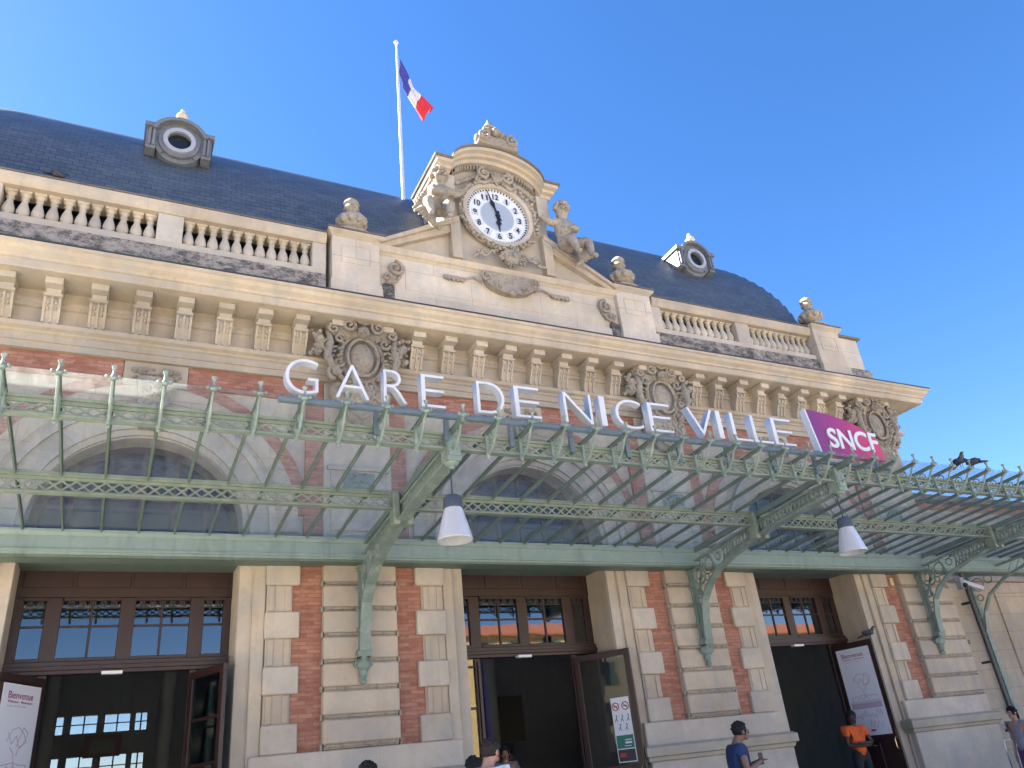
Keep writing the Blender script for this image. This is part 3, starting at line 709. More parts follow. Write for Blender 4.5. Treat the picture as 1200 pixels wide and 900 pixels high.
    for i in range(1, 13):
        a_ = 2*pi*i/12; sz = .21; w_ = .085 if i < 10 and i != 1 else (.035 if i == 1 else .14)
        text_mesh("numeral", str(i), .2, .004, BLACK, ck, Matrix.Translation((.535*sin(a_)-w_/2, -.068, .535*cos(a_)-.075)) @ XZ, .002, width=(w_, .15))
    def hand(ang, L, wd, nm):
        d = Vector((sin(ang), 0, cos(ang))); p = Vector((cos(ang), 0, -sin(ang))); h = MB(); y = -.09 if nm == "minute_hand" else -.08
        for a0, a1, w0, w1 in ((-.14, 0, wd*1.6, wd), (0, L*.35, wd, wd*.8), (L*.30, L*.48, wd*.8, wd*2.1), (L*.48, L*.62, wd*2.1, wd*.7), (L*.62, L, wd*.7, wd*.25)):
            q = [d*a0+p*w0, d*a0-p*w0, d*a1-p*w1, d*a1+p*w1]
            h.prism([(v.x, v.z) for v in q], y-.008, y)
        h.ring(0, 0, 0, .055, y-.012, y, 0, 2*pi, 20); h.build(nm, BLACK, ck)
    hand(R(330+12), .70, .026, "minute_hand"); hand(R(178), .42, .034, "hour_hand")
    # wreath of flowers around the rim and the leaf band below
    wr = MB(); random.seed(9)
    for i in range(92):
        a_ = 2*pi*i/92+random.uniform(-.03, .03); r = .92+random.uniform(-.05, .05)
        wr.ball((X0+r*cos(a_), -.10+random.uniform(-.05, .02), Z0+r*sin(a_)), (random.uniform(.03, .06), .05, random.uniform(.025, .05)), 7, 5, a_)
    wr.tube([(X0+.88*cos(t), -.05, Z0+.88*sin(t)) for t in [2*pi*i/48 for i in range(49)]], .05, 6)
    wr.build("wreath", STONE_CARVED, ST, smooth=True)
    # top scroll motif
    t = MB()
    t.scroll((-.30, -.14, 13.36), .15, 1.6, .05, 1, pi/2).scroll((.26, -.14, 13.36), .15, 1.6, .05, -1, pi/2)
    t.tube([(-.45, -.12, 13.3), (-.5, -.12, 13.15), (-.35, -.14, 13.08), (-.15, -.16, 13.2)], .045, 6).tube([(.41, -.12, 13.3), (.46, -.12, 13.15), (.31, -.14, 13.08), (.12, -.16, 13.2)], .045, 6)
    for i in range(7): t.tube([(0, -.12, 13.12), (.14*cos(pi*(i+.5)/7), -.2, 13.3+.14*sin(pi*(i+.5)/7))], [.02, .035], 6)
    for sx in (-1, 1):
        for q in range(10): t.ball((sx*(.5+.05*q), -.06, 13.28-.035*q), (.05, .05, .028), 7, 5, sx*.6)
    t.build("scroll_crown", STONE_CARVED, ST, smooth=True)
    # mask, leaf bouquet and scroll plaque under the clock
    mz = MB(); random.seed(21); X1, Z1 = .10, 11.12
    mz.ball((X1, -.2, Z1), (.2, .12, .22), 12, 8)
    for q in range(60):
        a_ = random.uniform(0, 2*pi); r = random.uniform(.1, .3); mz.ball((X1+r*cos(a_)*1.1, -.25, Z1+r*sin(a_)*.9), (.05, .045, .022), 7, 5, a_)
    for sx in (-1, 1):
        for q in range(14): mz.ball((X1+sx*(.3+.04*q), -.17, Z1+.12-.012*q+random.uniform(-.05, .05)), (.05, .045, .03), 7, 5, random.uniform(0, 3))
        mz.scroll((X1+sx*.60, -.17, Z1+.05), .1, 1.4, .04, sx, 0)
    mz.ball((X1, -.34, Z1-.02), (.03, .05, .05), 8, 6)
    mz.build("leaf_mask", STONE_CARVED, ST, smooth=True)
    pq = MB(); xc = .05; zc = 10.45
    pq.prism([(xc+.55*cos(t), zc+.05+.26*sin(t)) for t in [pi+pi*i/16 for i in range(17)]]+[(xc+.58, zc+.26), (xc-.58, zc+.26)], -.17, .02)
    for sx in (-1, 1):
        pq.scroll((xc+sx*.55, -.17, zc+.12), .11, 1.5, .035, -sx, pi/2).scroll((xc+sx*.30, -.18, zc-.1), .08, 1.4, .03, sx, 0)
        pq.tube([(xc+sx*.6, -.06, zc+.02), (xc+sx*.8, -.06, zc+.10), (xc+sx*1.0, -.06, zc+.02)], .025, 6)
        p, q = sorted((xc+sx*1.0, xc+sx*1.45)); pq.box(p, q, -.07, .0, zc-.04, zc+.05)
        for i in range(4): pq.box(xc+sx*(1.06+.1*i)-.02, xc+sx*(1.06+.1*i)+.02, -.09, -.06, zc-.09, zc-.03)
    pq.ball((xc, -.18, zc-.2), (.09, .06, .07), 8, 6)
    pq.build("inscription_plaque", STONE_CARVED, ST, bevel=.004)
gable()

# ------------------------------------------------------------------ cherubs
def cherub(x, y, z, s, mir):
    """seated winged child; mir=+1 leans to the right (toward the clock), -1 mirrored"""
    J = dict(pel=(0,0,.12), bel=(.02,-.02,.32), che=(.05,0,.52), nek=(.06,-.02,.66), hd0=(.06,-.04,.76), hd1=(.06,-.05,.90), hd2=(.05,-.03,1.0),
             sl=(.20,-.02,.60), el=(.40,-.06,.52), hl=(.52,-.02,.68), sr=(-.11,-.02,.58), er=(-.14,-.18,.38), hr=(.08,-.28,.34),
             hpl=(.10,-.02,.10), knl=(.12,-.32,.06), anl=(.06,-.36,-.26), tol=(.05,-.46,-.34),
             hpr=(-.10,-.02,.08), knr=(-.30,-.26,.10), anr=(-.26,-.34,-.26), tor=(-.32,-.44,-.36))
    E_ = [('pel','bel'),('bel','che'),('che','nek'),('nek','hd0'),('hd0','hd1'),('hd1','hd2'),('che','sl'),('sl','el'),('el','hl'),('che','sr'),('sr','er'),('er','hr'),
          ('pel','hpl'),('hpl','knl'),('knl','anl'),('anl','tol'),('pel','hpr'),('hpr','knr'),('knr','anr'),('anr','tor')]
    rad = dict(pel=.17,bel=.17,che=.15,nek=.065,hd0=.10,hd1=.15,hd2=.10,sl=.085,el=.07,hl=.05,sr=.085,er=.07,hr=.05,hpl=.13,knl=.10,anl=.055,tol=.045,hpr=.13,knr=.10,anr=.055,tor=.045)
    ks = list(J); vs = [(x+mir*J[k][0]*s, y+J[k][1]*s, z+J[k][2]*s) for k in ks]
    ex = MB(); random.seed(31+int(mir))
    hx, hy, hz = x+mir*.06*s, y-.05*s, z+.90*s
    for q in range(46):
        a = random.uniform(0, 2*pi); ph = random.uniform(-.1, 1.3)
        px, py, pz = cos(a)*cos(ph), sin(a)*cos(ph), sin(ph)
        if py < -.3 and pz < .55: continue
        ex.ball((hx+px*.15*s, hy+py*.15*s, hz+pz*.16*s), .05*s, 7, 5)
    ex.ball((hx, hy-.165*s, hz-.02*s), (.025*s, .04*s, .035*s), 7, 5)
    for sx in (-1, 1):
        ex.ball((hx+sx*.055*s, hy-.14*s, hz-.04*s), (.045*s, .04*s, .04*s), 7, 5); ex.ball((hx+sx*.05*s, hy-.145*s, hz+.03*s), (.028*s, .02*s, .012*s), 7, 5)
    ex.ball((hx, hy-.145*s, hz-.085*s), (.035*s, .02*s, .014*s), 7, 5)
    # wing and drapery
    for q in range(6):
        ex.tube([(x-mir*.05*s, y+.12*s, z+.55*s), (x-mir*(.22+.04*q)*s, y+.14*s, z+(.62-.09*q)*s)], [.05*s, .03*s], 6)
    for q in range(7):
        ex.tube([(x-mir*.12*s, y-.05*s, z+.10*s), (x-mir*(.34-.03*q)*s, y-.1*s, z-(.02+.05*q)*s), (x-mir*(.5-.08*q)*s, y-.12*s, z-(.12+.05*q)*s)], [.07*s, .06*s, .03*s], 6)
    skin_mesh("cherub_statue", vs, [(ks.index(a), ks.index(b)) for a, b in E_], [rad[k]*s*1.12 for k in ks], STONE_FIG, ST, 1, (0,), ex)
cherub(-1.52, -.26, 11.80, 1.12, 1)
cherub(1.54, -.28, 11.60, 1.16, -1)

# ------------------------------------------------------------------ roof
def roof():
    A, Bz, Z0 = 3.3, 4.0, 10.95; X1, XL, Ya, Yb = 9.55, 10.75, .75, 15.0
    def h(x, y):
        d = min(X1-x, XL+x, y-Ya, Yb-y); d = max(0, d)
        if d >= A: return Z0+Bz
        t = 1-d/A; return Z0+Bz*math.sqrt(max(0, 1-t*t))
    ds = [A*(1-cos(pi/2*i/22)) for i in range(23)]
    xs = [-XL+d for d in ds]+[-XL+A+(XL+X1-2*A)*i/30 for i in range(1, 30)]+[X1-d for d in ds[::-1]]
    ys = [Ya+d for d in ds]+[Ya+A+(Yb-Ya-2*A)*i/6 for i in range(1, 6)]+[Yb-d for d in ds[::-1]]
    vs = [(x, y, h(x, y)) for y in ys for x in xs]; nx = len(xs)
    fs = [(j*nx+i, j*nx+i+1, (j+1)*nx+i+1, (j+1)*nx+i) for j in range(len(ys)-1) for i in range(nx-1)]
    me = bpy.data.meshes.new("roof"); me.from_pydata(vs, [], fs); me.update()
    uvl = me.uv_layers.new(name="UVMap")
    arc = [0]
    for i in range(1, 400):
        t0 = pi/2*(i-1)/399; t1 = pi/2*i/399; arc.append(arc[-1]+math.hypot(A*(cos(t0)-cos(t1)), Bz*(sin(t1)-sin(t0))))
    def arcl(d):
        d = min(d, A); t = math.acos(min(1, max(0, 1-d/A))); return arc[min(399, int(t/(pi/2)*399))]
    for p in me.polygons:
        p.use_smooth = True; c = p.center; dx = min(X1-c.x, XL+c.x); dy = min(c.y-Ya, Yb-c.y)
        for li in p.loop_indices:
            v = me.vertices[me.loops[li].vertex_index].co
            if dx < dy: uvl.data[li].uv = (v.y, arcl(min(X1-v.x, XL+v.x)))
            else: uvl.data[li].uv = (v.x, arcl(min(v.y-Ya, Yb-v.y)))
    me.materials.append(SLATE); o = bpy.data.objects.new("roof", me); COL.objects.link(o); o.parent = ST
    MB().sweep([(0, 10.93), (.1, 10.93), (.1, 11.0), (0, 11.06)], [(-XL, Yb), (-XL, Ya), (X1, Ya), (X1, Yb)]).build("eaves_flashing", ZINC, o)
    MB().box(-XL+.03, X1-.03, Ya+.03, Yb-.03, 9.2, 10.94).build("roof_kerb", SLATE, o)
    # oculus dormers
    for sx in (-1, 1):
        X, Z, Y = 0, 0, 0; DL = (sx*6.45, 1.0, 13.30)
        d = MB().ring(X, Z, .30, .50, Y-.02, Y+.10, 0, 2*pi, 40).ring(X, Z, .44, .62, Y+.03, Y+1.4, -pi*.25, pi*1.25, 40)
        d.prism([(X+.62*cos(t), Z+.62*sin(t)) for t in [pi*1.2+pi*.6*i/12 for i in range(13)]], Y+.06, Y+.5)
        for s2 in (-1, 1):
            p, q = sorted((X+s2*.56, X+s2*.80)); d.box(p, q, Y-.02, Y+.9, Z-.38, Z+.26)
            p, q = sorted((X+s2*.53, X+s2*.86)); d.box(p, q, Y-.10, Y+1.1, Z+.26, Z+.38)
            d.box(X+s2*.62-.03, X+s2*.62+.03, Y-.07, Y, Z-.3, Z+.24).box(X+s2*.72-.03, X+s2*.72+.03, Y-.07, Y, Z-.3, Z+.24)
        d.ring(X, Z, .62, .72, Y-.115, Y+1.3, R(18), R(162), 30)
        do = d.build("dormer", LEAD, o, loc=DL); do.scale = (.75, 1, .78)
        MB().ring(X, Z, .29, .40, Y-.08, Y-.021, 0, 2*pi, 40).build("dormer_ring", RINGM, do)
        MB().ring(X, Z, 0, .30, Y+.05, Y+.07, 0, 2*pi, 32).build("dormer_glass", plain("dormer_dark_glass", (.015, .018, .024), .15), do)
        MB().lathe([(.10, 0), (.11, .05), (.16, .12), (.15, .20), (.08, .27), (.05, .31), (.07, .35), (.05, .42), (.01, .45)], (X, Y+.02, Z+.70), 14).build("dormer_finial", CREAM_TERRA, do, smooth=True)
roof()

# ------------------------------------------------------------------ doors
def door_set(c, wl=.84):
    f = MB(); Y0, Y1 = DY, DY+.09; ZT, ZB = 3.25, 3.42
    f.box(c-1.43, c+1.43, Y0-.02, Y1, 4.29, 4.98)                       # top panel
    for a, b_ in ((-1.36, -.75), (-.70, 0), (.04, .70), (.75, 1.36)): f.box(c+a, c+b_, Y0-.035, Y0-.02, 4.42, 4.86)
    f.box(c-1.43, c+1.43, Y0-.05, Y1, ZT, ZB).box(c-1.43, c+1.43, Y0-.08, Y0-.05, 3.30, 3.36)
    for a, b_ in ((-1.43, -1.31), (-1.04, -.84), (-.10, .10), (.84, 1.04), (1.31, 1.43)): f.box(c+a, c+b_, Y0, Y1, ZB, 4.29)
    for a, b_ in ((-.80, -.12), (.12, .80), (-1.30, -1.05), (1.05, 1.30)):
        f.box(c+a-.04, c+b_+.05, Y0+.02, Y1-.02, 3.88, 3.91)
        if b_-a > .4: f.box(c+(a+b_)/2-.017, c+(a+b_)/2+.017, Y0+.018, Y1-.022, ZB, 4.29)
        f.box(c+a-.03, c+b_+.03, Y0-.02, Y0, ZB, ZB+.05).box(c+a-.03, c+b_+.03, Y0-.02, Y0, 4.24, 4.29)
    for a, b_ in ((-1.43, -1.29), (-1.0, -.90), (.90, 1.0), (1.29, 1.43)): f.box(c+a, c+b_, Y0, Y1, .2, ZT)
    for a in (-1.29, 1.0):
        f.box(c+a, c+a+.29, Y0+.002, Y1-.002, .2, 1.0)
        for z in (1.7, 2.45, 3.1): f.box(c+a, c+a+.29, Y0+.02, Y1-.02, z, z+.04)
    fo = f.build("door_frame", WOOD, ST, bevel=.006)
    g = MB()
    for a, b_ in ((-.84, -.10), (.10, .84), (-1.31, -1.04), (1.04, 1.31)): g.box(c+a, c+b_, Y0+.04, Y0+.046, ZB, 4.29)
    for a in (-1.29, 1.0): g.box(c+a, c+a+.29, Y0+.04, Y0+.046, 1.0, ZT)
    g.build("pane", GLASS_W, fo)
    sc_ = MB()     # wrought frieze at the top of each light
    for a, b_ in ((-.80, -.12), (.12, .80), (-1.30, -1.05), (1.05, 1.30)):
        n = max(2, int((b_-a)/.12))
        for i in range(n):
            X = c+a+(b_-a)*(i+.5)/n; sc_.ring(X, 4.21, .03, .042, Y0+.03, Y0+.037, 0, 2*pi, 12)
            sc_.beam((X-.05, Y0+.033, 4.16), (X+.05, Y0+.033, 4.26), .01, .008).beam((X-.05, Y0+.033, 4.26), (X+.05, Y0+.033, 4.16), .01, .008)
        sc_.box(c+a, c+b_, Y0+.028, Y0+.036, 4.145, 4.155); X = c+(a+b_)/2; sc_.box(X-.06, X-.045, Y0+.028, Y0+.036, 4.06, 4.15)
    sc_.build("ironwork", IRON, fo)
    MB().box(c-.24, c+.02, Y0-.16, Y0-.05, 3.22, 3.26).build("door_closer", plain("closer_aluminium", (.7, .7, .7), .3), fo)
def leaf(c, hx, fx, fy, kind):
    """open door leaf from hinge (c+hx, DY) to free edge (fx, fy)"""
    hp = Vector((c+hx, DY-.03, 0)); fp = Vector((fx, fy, 0)); d = (fp-hp); L = d.length; ang = math.atan2(d.y, d.x)
    b = MB(); T = .03
    b.box(0, L, -T, T, 3.10, 3.20).box(0, .10, -T, T, .25, 3.10).box(L-.10, L, -T, T, .25, 3.10).box(.1, L-.1, -T, T, .25, .40)
    b.box(.1, L-.1, -T, T, 1.28, 1.40).box(.1, L-.1, -.015, .015, .40, 1.28).box(L/2-.04, L/2+.04, -T+.004, T-.004, .40, 1.28)
    b.box(L-.09, L-.02, -.055, -T, 1.3, 1.5)
    o = b.build("door_leaf", WOOD, ST, bevel=.005); o.location = hp; o.rotation_euler = (0, 0, ang)
    g = MB().box(.1, L-.1, -.004, .004, 1.40, 3.10).build("pane", GLASS_W, o)
    if kind == 'bars':
        MB().box(.1, L-.1, -.02, .02, 1.95, 1.99).box(.1, L-.1, -.02, .02, 2.52, 2.56).build("glazing_bar", WOOD, o)
    MB().tube([(L-.05, -.06, 1.15), (L-.05, -.10, 1.18), (L-.05, -.10, 1.32), (L-.05, -.06, 1.35)], .012, 8).build("handle", plain("brass", (.6, .5, .3), .3, 1), o)
    return hp, ang, L
for c in (-P, 0, P): door_set(c)
L3 = leaf(P, .93, 7.44, -.26, 'poster')
L2 = leaf(0, .93, 1.50, -.19, 'notice')
leaf(-P, .93, -5.12, -.17, 'bars')
L1 = leaf(-P, -.93, -7.78, -.12, 'poster')
leaf(P, -.93, P-1.06, 1.5, 'bars'); leaf(0, -.93, -1.05, 1.55, 'bars')

PAPER = plain("poster_paper", (.66, .68, .74), .5)
INK = plain("poster_maroon_ink", (.25, .02, .10), .6)
INK2 = plain("poster_line_ink", (.40, .30, .42), .6)
def poster(Lf, side, w_, z0, z1, off, label):
    hp, ang, L = Lf
    M = Matrix.Translation((hp.x, hp.y, 0)) @ Matrix.Rotation(ang, 4, 'Z')
    # side: -1 => the face toward local -y, drawn left-to-right along +x ; +1 => toward +y, text runs along -x
    t = empty("poster", M @ Vector((L/2+off, side*.045, z0)), label=label, cat="poster", group="welcome posters on the open doors")
    t.rotation_euler = (0, 0, ang if side < 0 else ang+pi)
    H = z1-z0
    MB().box(-w_/2, w_/2, -.006, .006, 0, H).build("sheet", PAPER, t)
    text_mesh("title", "Bienvenue", .13, .0008, INK, t, Matrix.Translation((-w_*.36, -.0085, H*.895)) @ XZ, .0005, width=(w_*.66, .085))
    text_mesh("subtitle", "Welcome - Benvenuto", .06, .0006, INK, t, Matrix.Translation((-w_*.36, -.0085, H*.865)) @ XZ, .0, width=(w_*.66, .032))
    text_mesh("caption", "en gare de Nice Ville", .04, .0005, INK2, t, Matrix.Translation((-w_*.36, -.0085, H*.835)) @ XZ, 0, width=(w_*.5, .024))
    d = MB(); y = -.0085
    def ln(pts, r=.0045):
        for a, b_ in zip(pts, pts[1:]): d.beam((a[0]*w_, y, a[1]*H), (b_[0]*w_, y, b_[1]*H), .002, r*2, (0, 0, 1) if abs(a[1]-b_[1])*H < abs(a[0]-b_[0])*w_ else (1, 0, 0))
    ln([(-.22,.60),(-.1,.68),(.05,.70),(.2,.66),(.3,.60),(.12,.56),(.02,.64),(-.08,.58),(-.2,.66)]); ln([(.05,.56),(.18,.70),(.32,.66),(.22,.58),(.1,.54),(.08,.50)]); ln([(-.12,.56),(0,.52),(.06,.42)])
    ln([(-.38,.40),(-.36,.43),(-.2,.44),(0,.455),(.2,.44),(.38,.44),(.36,.41)]); ln([(-.46,.385),(.46,.385)]); ln([(-.2,.40),(-.12,.43),(-.04,.40),(.04,.44),(.14,.40)])
    ln([(-.46,.37),(.46,.37)], .003)
    random.seed(4); pts = []
    for i in range(19): pts.append((-.4+.8*i/18, .22+random.uniform(0, .08) if i % 2 else .18+random.uniform(0, .04)))
    ln(pts); ln([(-.05,.18),(-.03,.09),(.02,.17),(.05,.08),(.1,.16),(.14,.07),(.22,.15),(.3,.08),(.34,.14)])
    d.build("line_drawing", INK2, t)
    MB().box(-w_*.45, w_*.45, -.0075, -.006, H*.30, H*.365).build("tint_band", plain("poster_lilac", (.42, .36, .48), .6), t)
    MB().box(-w_*.07, w_*.07, -.0095, -.006, H*.045, H*.065).build("logo_mark", plain("poster_red", (.35, .01, .05), .5), t)
poster(L3, -1, .78, 1.42, 3.08, .0, "white Bienvenue poster on the open brown door behind the worker in the orange shirt")
poster(L1, 1, .78, 1.42, 3.08, 0, "white Bienvenue poster on the leftmost open door, cut by the picture edge")
def notice(Lf):
    hp, ang, L = Lf; M = Matrix.Translation((hp.x, hp.y, 0)) @ Matrix.Rotation(ang, 4, 'Z')
    t = empty("notice", M @ Vector((L-.30, -.02, 1.43)), label="white sticker with no-smoking signs and green and black boxes on open glass door", cat="notice")
    t.rotation_euler = (0, 0, ang)
    MB().box(-.17, .17, -.004, .0, 0, 1.0).build("sheet", plain("sticker_white", (.7, .72, .76), .4), t)
    MB().box(-.155, .155, -.008, -.004, .21, .41).build("green_box", plain("sticker_green", (.01, .16, .12), .4), t)
    MB().box(-.155, .155, -.008, -.004, .015, .195).build("black_box", plain("sticker_black", (.015, .018, .03), .4), t)
    MB().box(-.12, -.02, -.010, -.008, .08, .14).build("red_mark", plain("sticker_red", (.45, .03, .02), .4), t)
    MB().box(.0, .12, -.010, -.008, .28, .31).box(.0, .12, -.010, -.008, .33, .345).box(-.02, .1, -.010, -.008, .24, .25).build("text_lines", PAPER, t)
    g = MB(); k = MB()
    for sx in (-.09, .09):
        g.ring(sx, .86, .052, .068, -.007, -.004, 0, 2*pi, 24); g.beam((sx-.04, -.006, .90), (sx+.04, -.006, .82), .004, .014)
        k.box(sx-.035, sx+.035, -.006, -.004, .852, .868)
    g.build("ban_ring", plain("sign_dark_red", (.30, .02, .03), .4), t)
    for i, (X, Z) in enumerate(((-.11, .66), (0, .66), (.11, .66), (-.06, .52), (.06, .52))):
        k.beam((X-.025, -.006, Z-.04), (X, -.006, Z+.01), .003, .009).beam((X+.025, -.006, Z-.04), (X, -.006, Z+.01), .003, .009).beam((X, -.006, Z), (X+.02, -.006, Z+.04), .003, .012)
        k.ring(X+.01, Z+.055, 0, .012, -.006, -.004, 0, 2*pi, 10)
    k.build("pictogram", BLACK, t)
notice(L2)

# ------------------------------------------------------------------ canopy
CAN = empty("glass_canopy", (0, -.4, 4.9), label="long pale green cast iron and glass canopy over the station doors", cat="canopy")
class CB(MB):
    def build(s, name, mat, parent=None, **k):
        if True:
            s.v = [(x, y+.4, z-4.9) for x, y, z in s.v]
        return super().build(name, mat, parent, **k)
CX0, CX1 = -14.0, 16.5
def zg(y): return 4.935+(-.4-y)*.075       # glass plane
def canopy():
    XE = 10.9
    g = CB()   # gutter beam: face with mouldings, cap
    for a, c in ((CX0, CX1),):
        g.sweep([(-.34, 4.60), (.0, 4.60), (.0, 4.63), (.025, 4.64), (.025, 4.67), (.0, 4.68), (.0, 4.84), (.02, 4.85), (.045, 4.89), (.06, 4.90), (.06, 4.925), (-.34, 4.925)], [(a, -.40), (c, -.40)])
    g.build("gutter", GREEN_G, CAN)
    # lattice girders: front and middle
    def girder(y, z0, z1, nm, cell, th=.05):
        o = CB()
        o.box(CX0, CX1, y-.05, y+.05, z1-.03, z1).box(CX0, CX1, y-.012, y+.012, z1-.065, z1-.03)
        o.box(CX0, CX1, y-.05, y+.05, z0, z0+.02).box(CX0, CX1, y-.012, y+.012, z0+.02, z0+.045)
        go = o.build(nm, GREEN, CAN)
        l = CB(); n = int((CX1-CX0)/cell); za, zb_ = z0+.045, z1-.065
        for i in range(n):
            x = CX0+(i+.5)*cell
            if x > 11.5 or x < -9.5: 
                if i % 2: continue
            l.beam((x-cell/2, y, za), (x+cell/2, y, zb_), .022, .008, (0, 1, 0)).beam((x-cell/2, y+.009, zb_), (x+cell/2, y+.009, za), .022, .008, (0, 1, 0))
            l.ring(x, (za+zb_)/2, .0, .024, y-.012, y-.004, 0, 2*pi, 6)
        l.beam((0,y,za),(0.001,y,za),.01,.01)
        l.build("lattice", GREEN, go)
    girder(-4.0, 4.96, 5.165, "front_girder", .1523)
    girder(-2.15, 4.82, 5.05, "middle_girder", .1523)
    hb = CB().box(CX0, CX1, -2.22, -2.08, 5.05, 5.07); hb.build("purlin_flange", GREEN, CAN)
    # ribs, clips, finials, panes
    sp = P/14; k0 = int((CX0+3.2)/sp)+1; k1 = int((CX1+3.2)/sp)
    yt = -4.42
    def off(v): return (v[0], v[1]+.4, v[2]-4.9)
    rib = CB(); rib.beam((0, -.34, zg(-.34)-.025), (0, yt, zg(yt)-.025), .018, .045); rib.beam((0, -.34, zg(-.34)), (0, yt, zg(yt)), .038, .010)
    fin = CB()
    zt = zg(yt)
    fin.lathe([(.028, -.03), (.04, -.01), (.028, .01), (.016, .03), (.014, .08), (.03, .12), (.02, .125), (.005, .13)], (0, yt-.03, zt), 10)
    fin.ball((-.055, yt-.03, zt+.005), .02, 8, 6).ball((.055, yt-.03, zt+.005), .02, 8, 6).box(-.055, .055, yt-.04, yt-.02, zt-.008, zt+.012)
    # scrolled bracket under the overhanging end of each rib, and a drop below the girder
    fin.tube([(0, -4.04, 4.94), (0, -4.10, 4.92), (0, -4.2, 4.96), (0, -4.3, 5.06), (0, -4.36, 5.16), (0, yt-.02, zt-.03)], [.012, .016, .017, .017, .016, .014], 6)
    pts = [(0, -4.18+.07*(1-i/18*.8)*cos(i/18*2*pi*1.3), 5.10+.07*(1-i/18*.8)*sin(i/18*2*pi*1.3)) for i in range(19)]
    fin.tube(pts, .011, 5)
    fin.lathe([(.006, -.07), (.026, -.05), (.018, -.03), (.03, -.01), (.022, .02)], (0, -4.07, 4.93), 8)
    fin.box(-.018, .018, -4.075, -4.04, 4.93, 5.20)
    r0 = f0 = None
    for k in range(k0, k1+1):
        X = -3.2+sp*k
        if k % 14 == 0:
            b = CB(); b.beam((X, -.34, zg(-.34)-.045), (X, yt, zg(yt)-.045), .05, .09); ro = b.build("rib", GREEN_D, CAN)
        elif r0 is None: r0 = rib.build("rib", GREEN_D, CAN); r0.location = (X, 0, 0); ro = r0
        else: ro = inst(r0, CAN, (X, 0, 0))
        if f0 is None: f0 = fin.build("rib_finial", COPPER, CAN, smooth=True, auto=True); f0.location = (X, 0, 0)
        else: inst(f0, CAN, (X, 0, 0))
        if k < k1:
            p = CB(); a, c = X+.013, X+sp-.013; y0, y1 = -.36, yt-.02; z0, z1 = zg(y0)+.010, zg(y1)+.010
            p.add([(a,y0,z0),(c,y0,z0),(c,y1,z1),(a,y1,z1),(a,y0,z0-.006),(c,y0,z0-.006),(c,y1,z1-.006),(a,y1,z1-.006)], [(3,2,1,0),(4,5,6,7),(0,1,5,4),(1,2,6,5),(2,3,7,6),(3,0,4,7)])
            p.build("glass_pane", GLASS_C, CAN)
    # brackets
    def bracket(X, y0=-.14, zf=2.88, full=True, zdrop=0):
        o = CB(); T = .045
        def S(y): return y
        # upper chord, lower chord (curve), web
        up = [(-.20, 4.66), (-1.2, 4.80), (-2.2, 4.90), (-3.0, 4.97), (-3.75, 5.02), (-4.0, 5.02)]
        lo = [(-.30, 3.25), (-.33, 3.6), (-.42, 3.95), (-.62, 4.18), (-.95, 4.38), (-1.4, 4.52), (-1.95, 4.63), (-2.6, 4.72), (-3.3, 4.78), (-4.0, 4.82)]
        def chord(pts, w_, h_):
            for (ya, za), (yb, zb_) in zip(pts, pts[1:]): o.beam((X, ya, za), (X, yb-.004, zb_), w_, h_)
        for (ya, za), (yb, zb_) in zip(up, up[1:]): o.beam((X, ya, za), (X, yb-.01, zb_), .10, .03, (0, 0, 1))
        for (ya, za), (yb, zb_) in zip(lo, lo[1:]):
            o.beam((X, ya, za), (X, yb-.01, zb_), .16, .035, (0, -.5, .8))
        # back plate on the wall
        o.box(X-.05, X+.05, y0-.06, y0+.03, 3.2, 4.7)
        for z in (4.5, 4.2, 3.9, 3.6): 
            for sx in (-1, 1): o.ball((X+sx*.06, y0-.03, z), .035, 8, 6)
        o.box(X-.10, X+.10, y0-.17, y0+.02, 3.20, 3.27).box(X-.085, X+.085, y0-.2, y0, 3.27, 3.31)
        o.ball((X, y0-.06, 3.10), (.11, .08, .10), 12, 8)
        for sx in (-1, 1): o.ring(X+sx*.10, 3.10, .015, .045, y0-.08, y0-.03, 0, 2*pi, 14)
        o.lathe([(.01, 0), (.045, .02), (.055, .05), (.04, .08), (.06, .12), (.07, .28), (.09, .34)], (X, y0-.04, 2.82), 12)
        o.tube([(X, -.28, 3.3), (X, -.25, 3.2), (X, -.22, 3.15)], .05, 8)
        # scroll ornament in the spandrel
        def c2(y, z, r, t=.012):
            pts = [(X, y+r*cos(a), z+r*sin(a)) for a in [2*pi*i/14 for i in range(15)]]; o.tube(pts, t, 5)
        c2(-.42, 4.42, .17, .024); c2(-.42, 4.42, .09, .02); c2(-.75, 4.56, .11, .022); c2(-.32, 4.10, .08, .02); c2(-1.02, 4.62, .07, .018); c2(-.28, 3.86, .05, .016); c2(-.24, 3.68, .035, .014); c2(-.62, 4.34, .06, .016)
        o.box(X-.02, X+.02, -.26, -.2, 3.3, 4.66)
        o.beam((X, -.2, 4.35), (X, -.85, 4.4), .02, .02).beam((X, -.22, 4.0), (X, -.6, 4.6), .035, .03).beam((X, -.55, 4.7), (X, -.35, 4.05), .035, .03).beam((X, -.8, 4.72), (X, -.9, 4.42), .035, .03)
        bo = o.build("bracket", COPPER, CAN, smooth=False)
        w = CB(); n = 30
        def zi(pts, y):
            for (ya, za), (yb, zb_) in zip(pts, pts[1:]):
                if yb <= y <= ya: return za+(zb_-za)*(y-ya)/(yb-ya)
            return pts[-1][1]
        for i in range(n):
            ya = -1.15-(2.8)*i/n; yb = -1.15-(2.8)*(i+1)/n; ym = (ya+yb)/2
            a_, b_ = zi(lo, ya), zi(up, ya); c_, d_ = zi(lo, yb), zi(up, yb)
            w.beam((X, ya, a_), (X, yb, d_), .026, .02, (1, 0, 0)).beam((X+.012, ya, b_), (X+.012, yb, c_), .026, .02, (1, 0, 0))
        w.build("bracket_web", COPPER, bo)
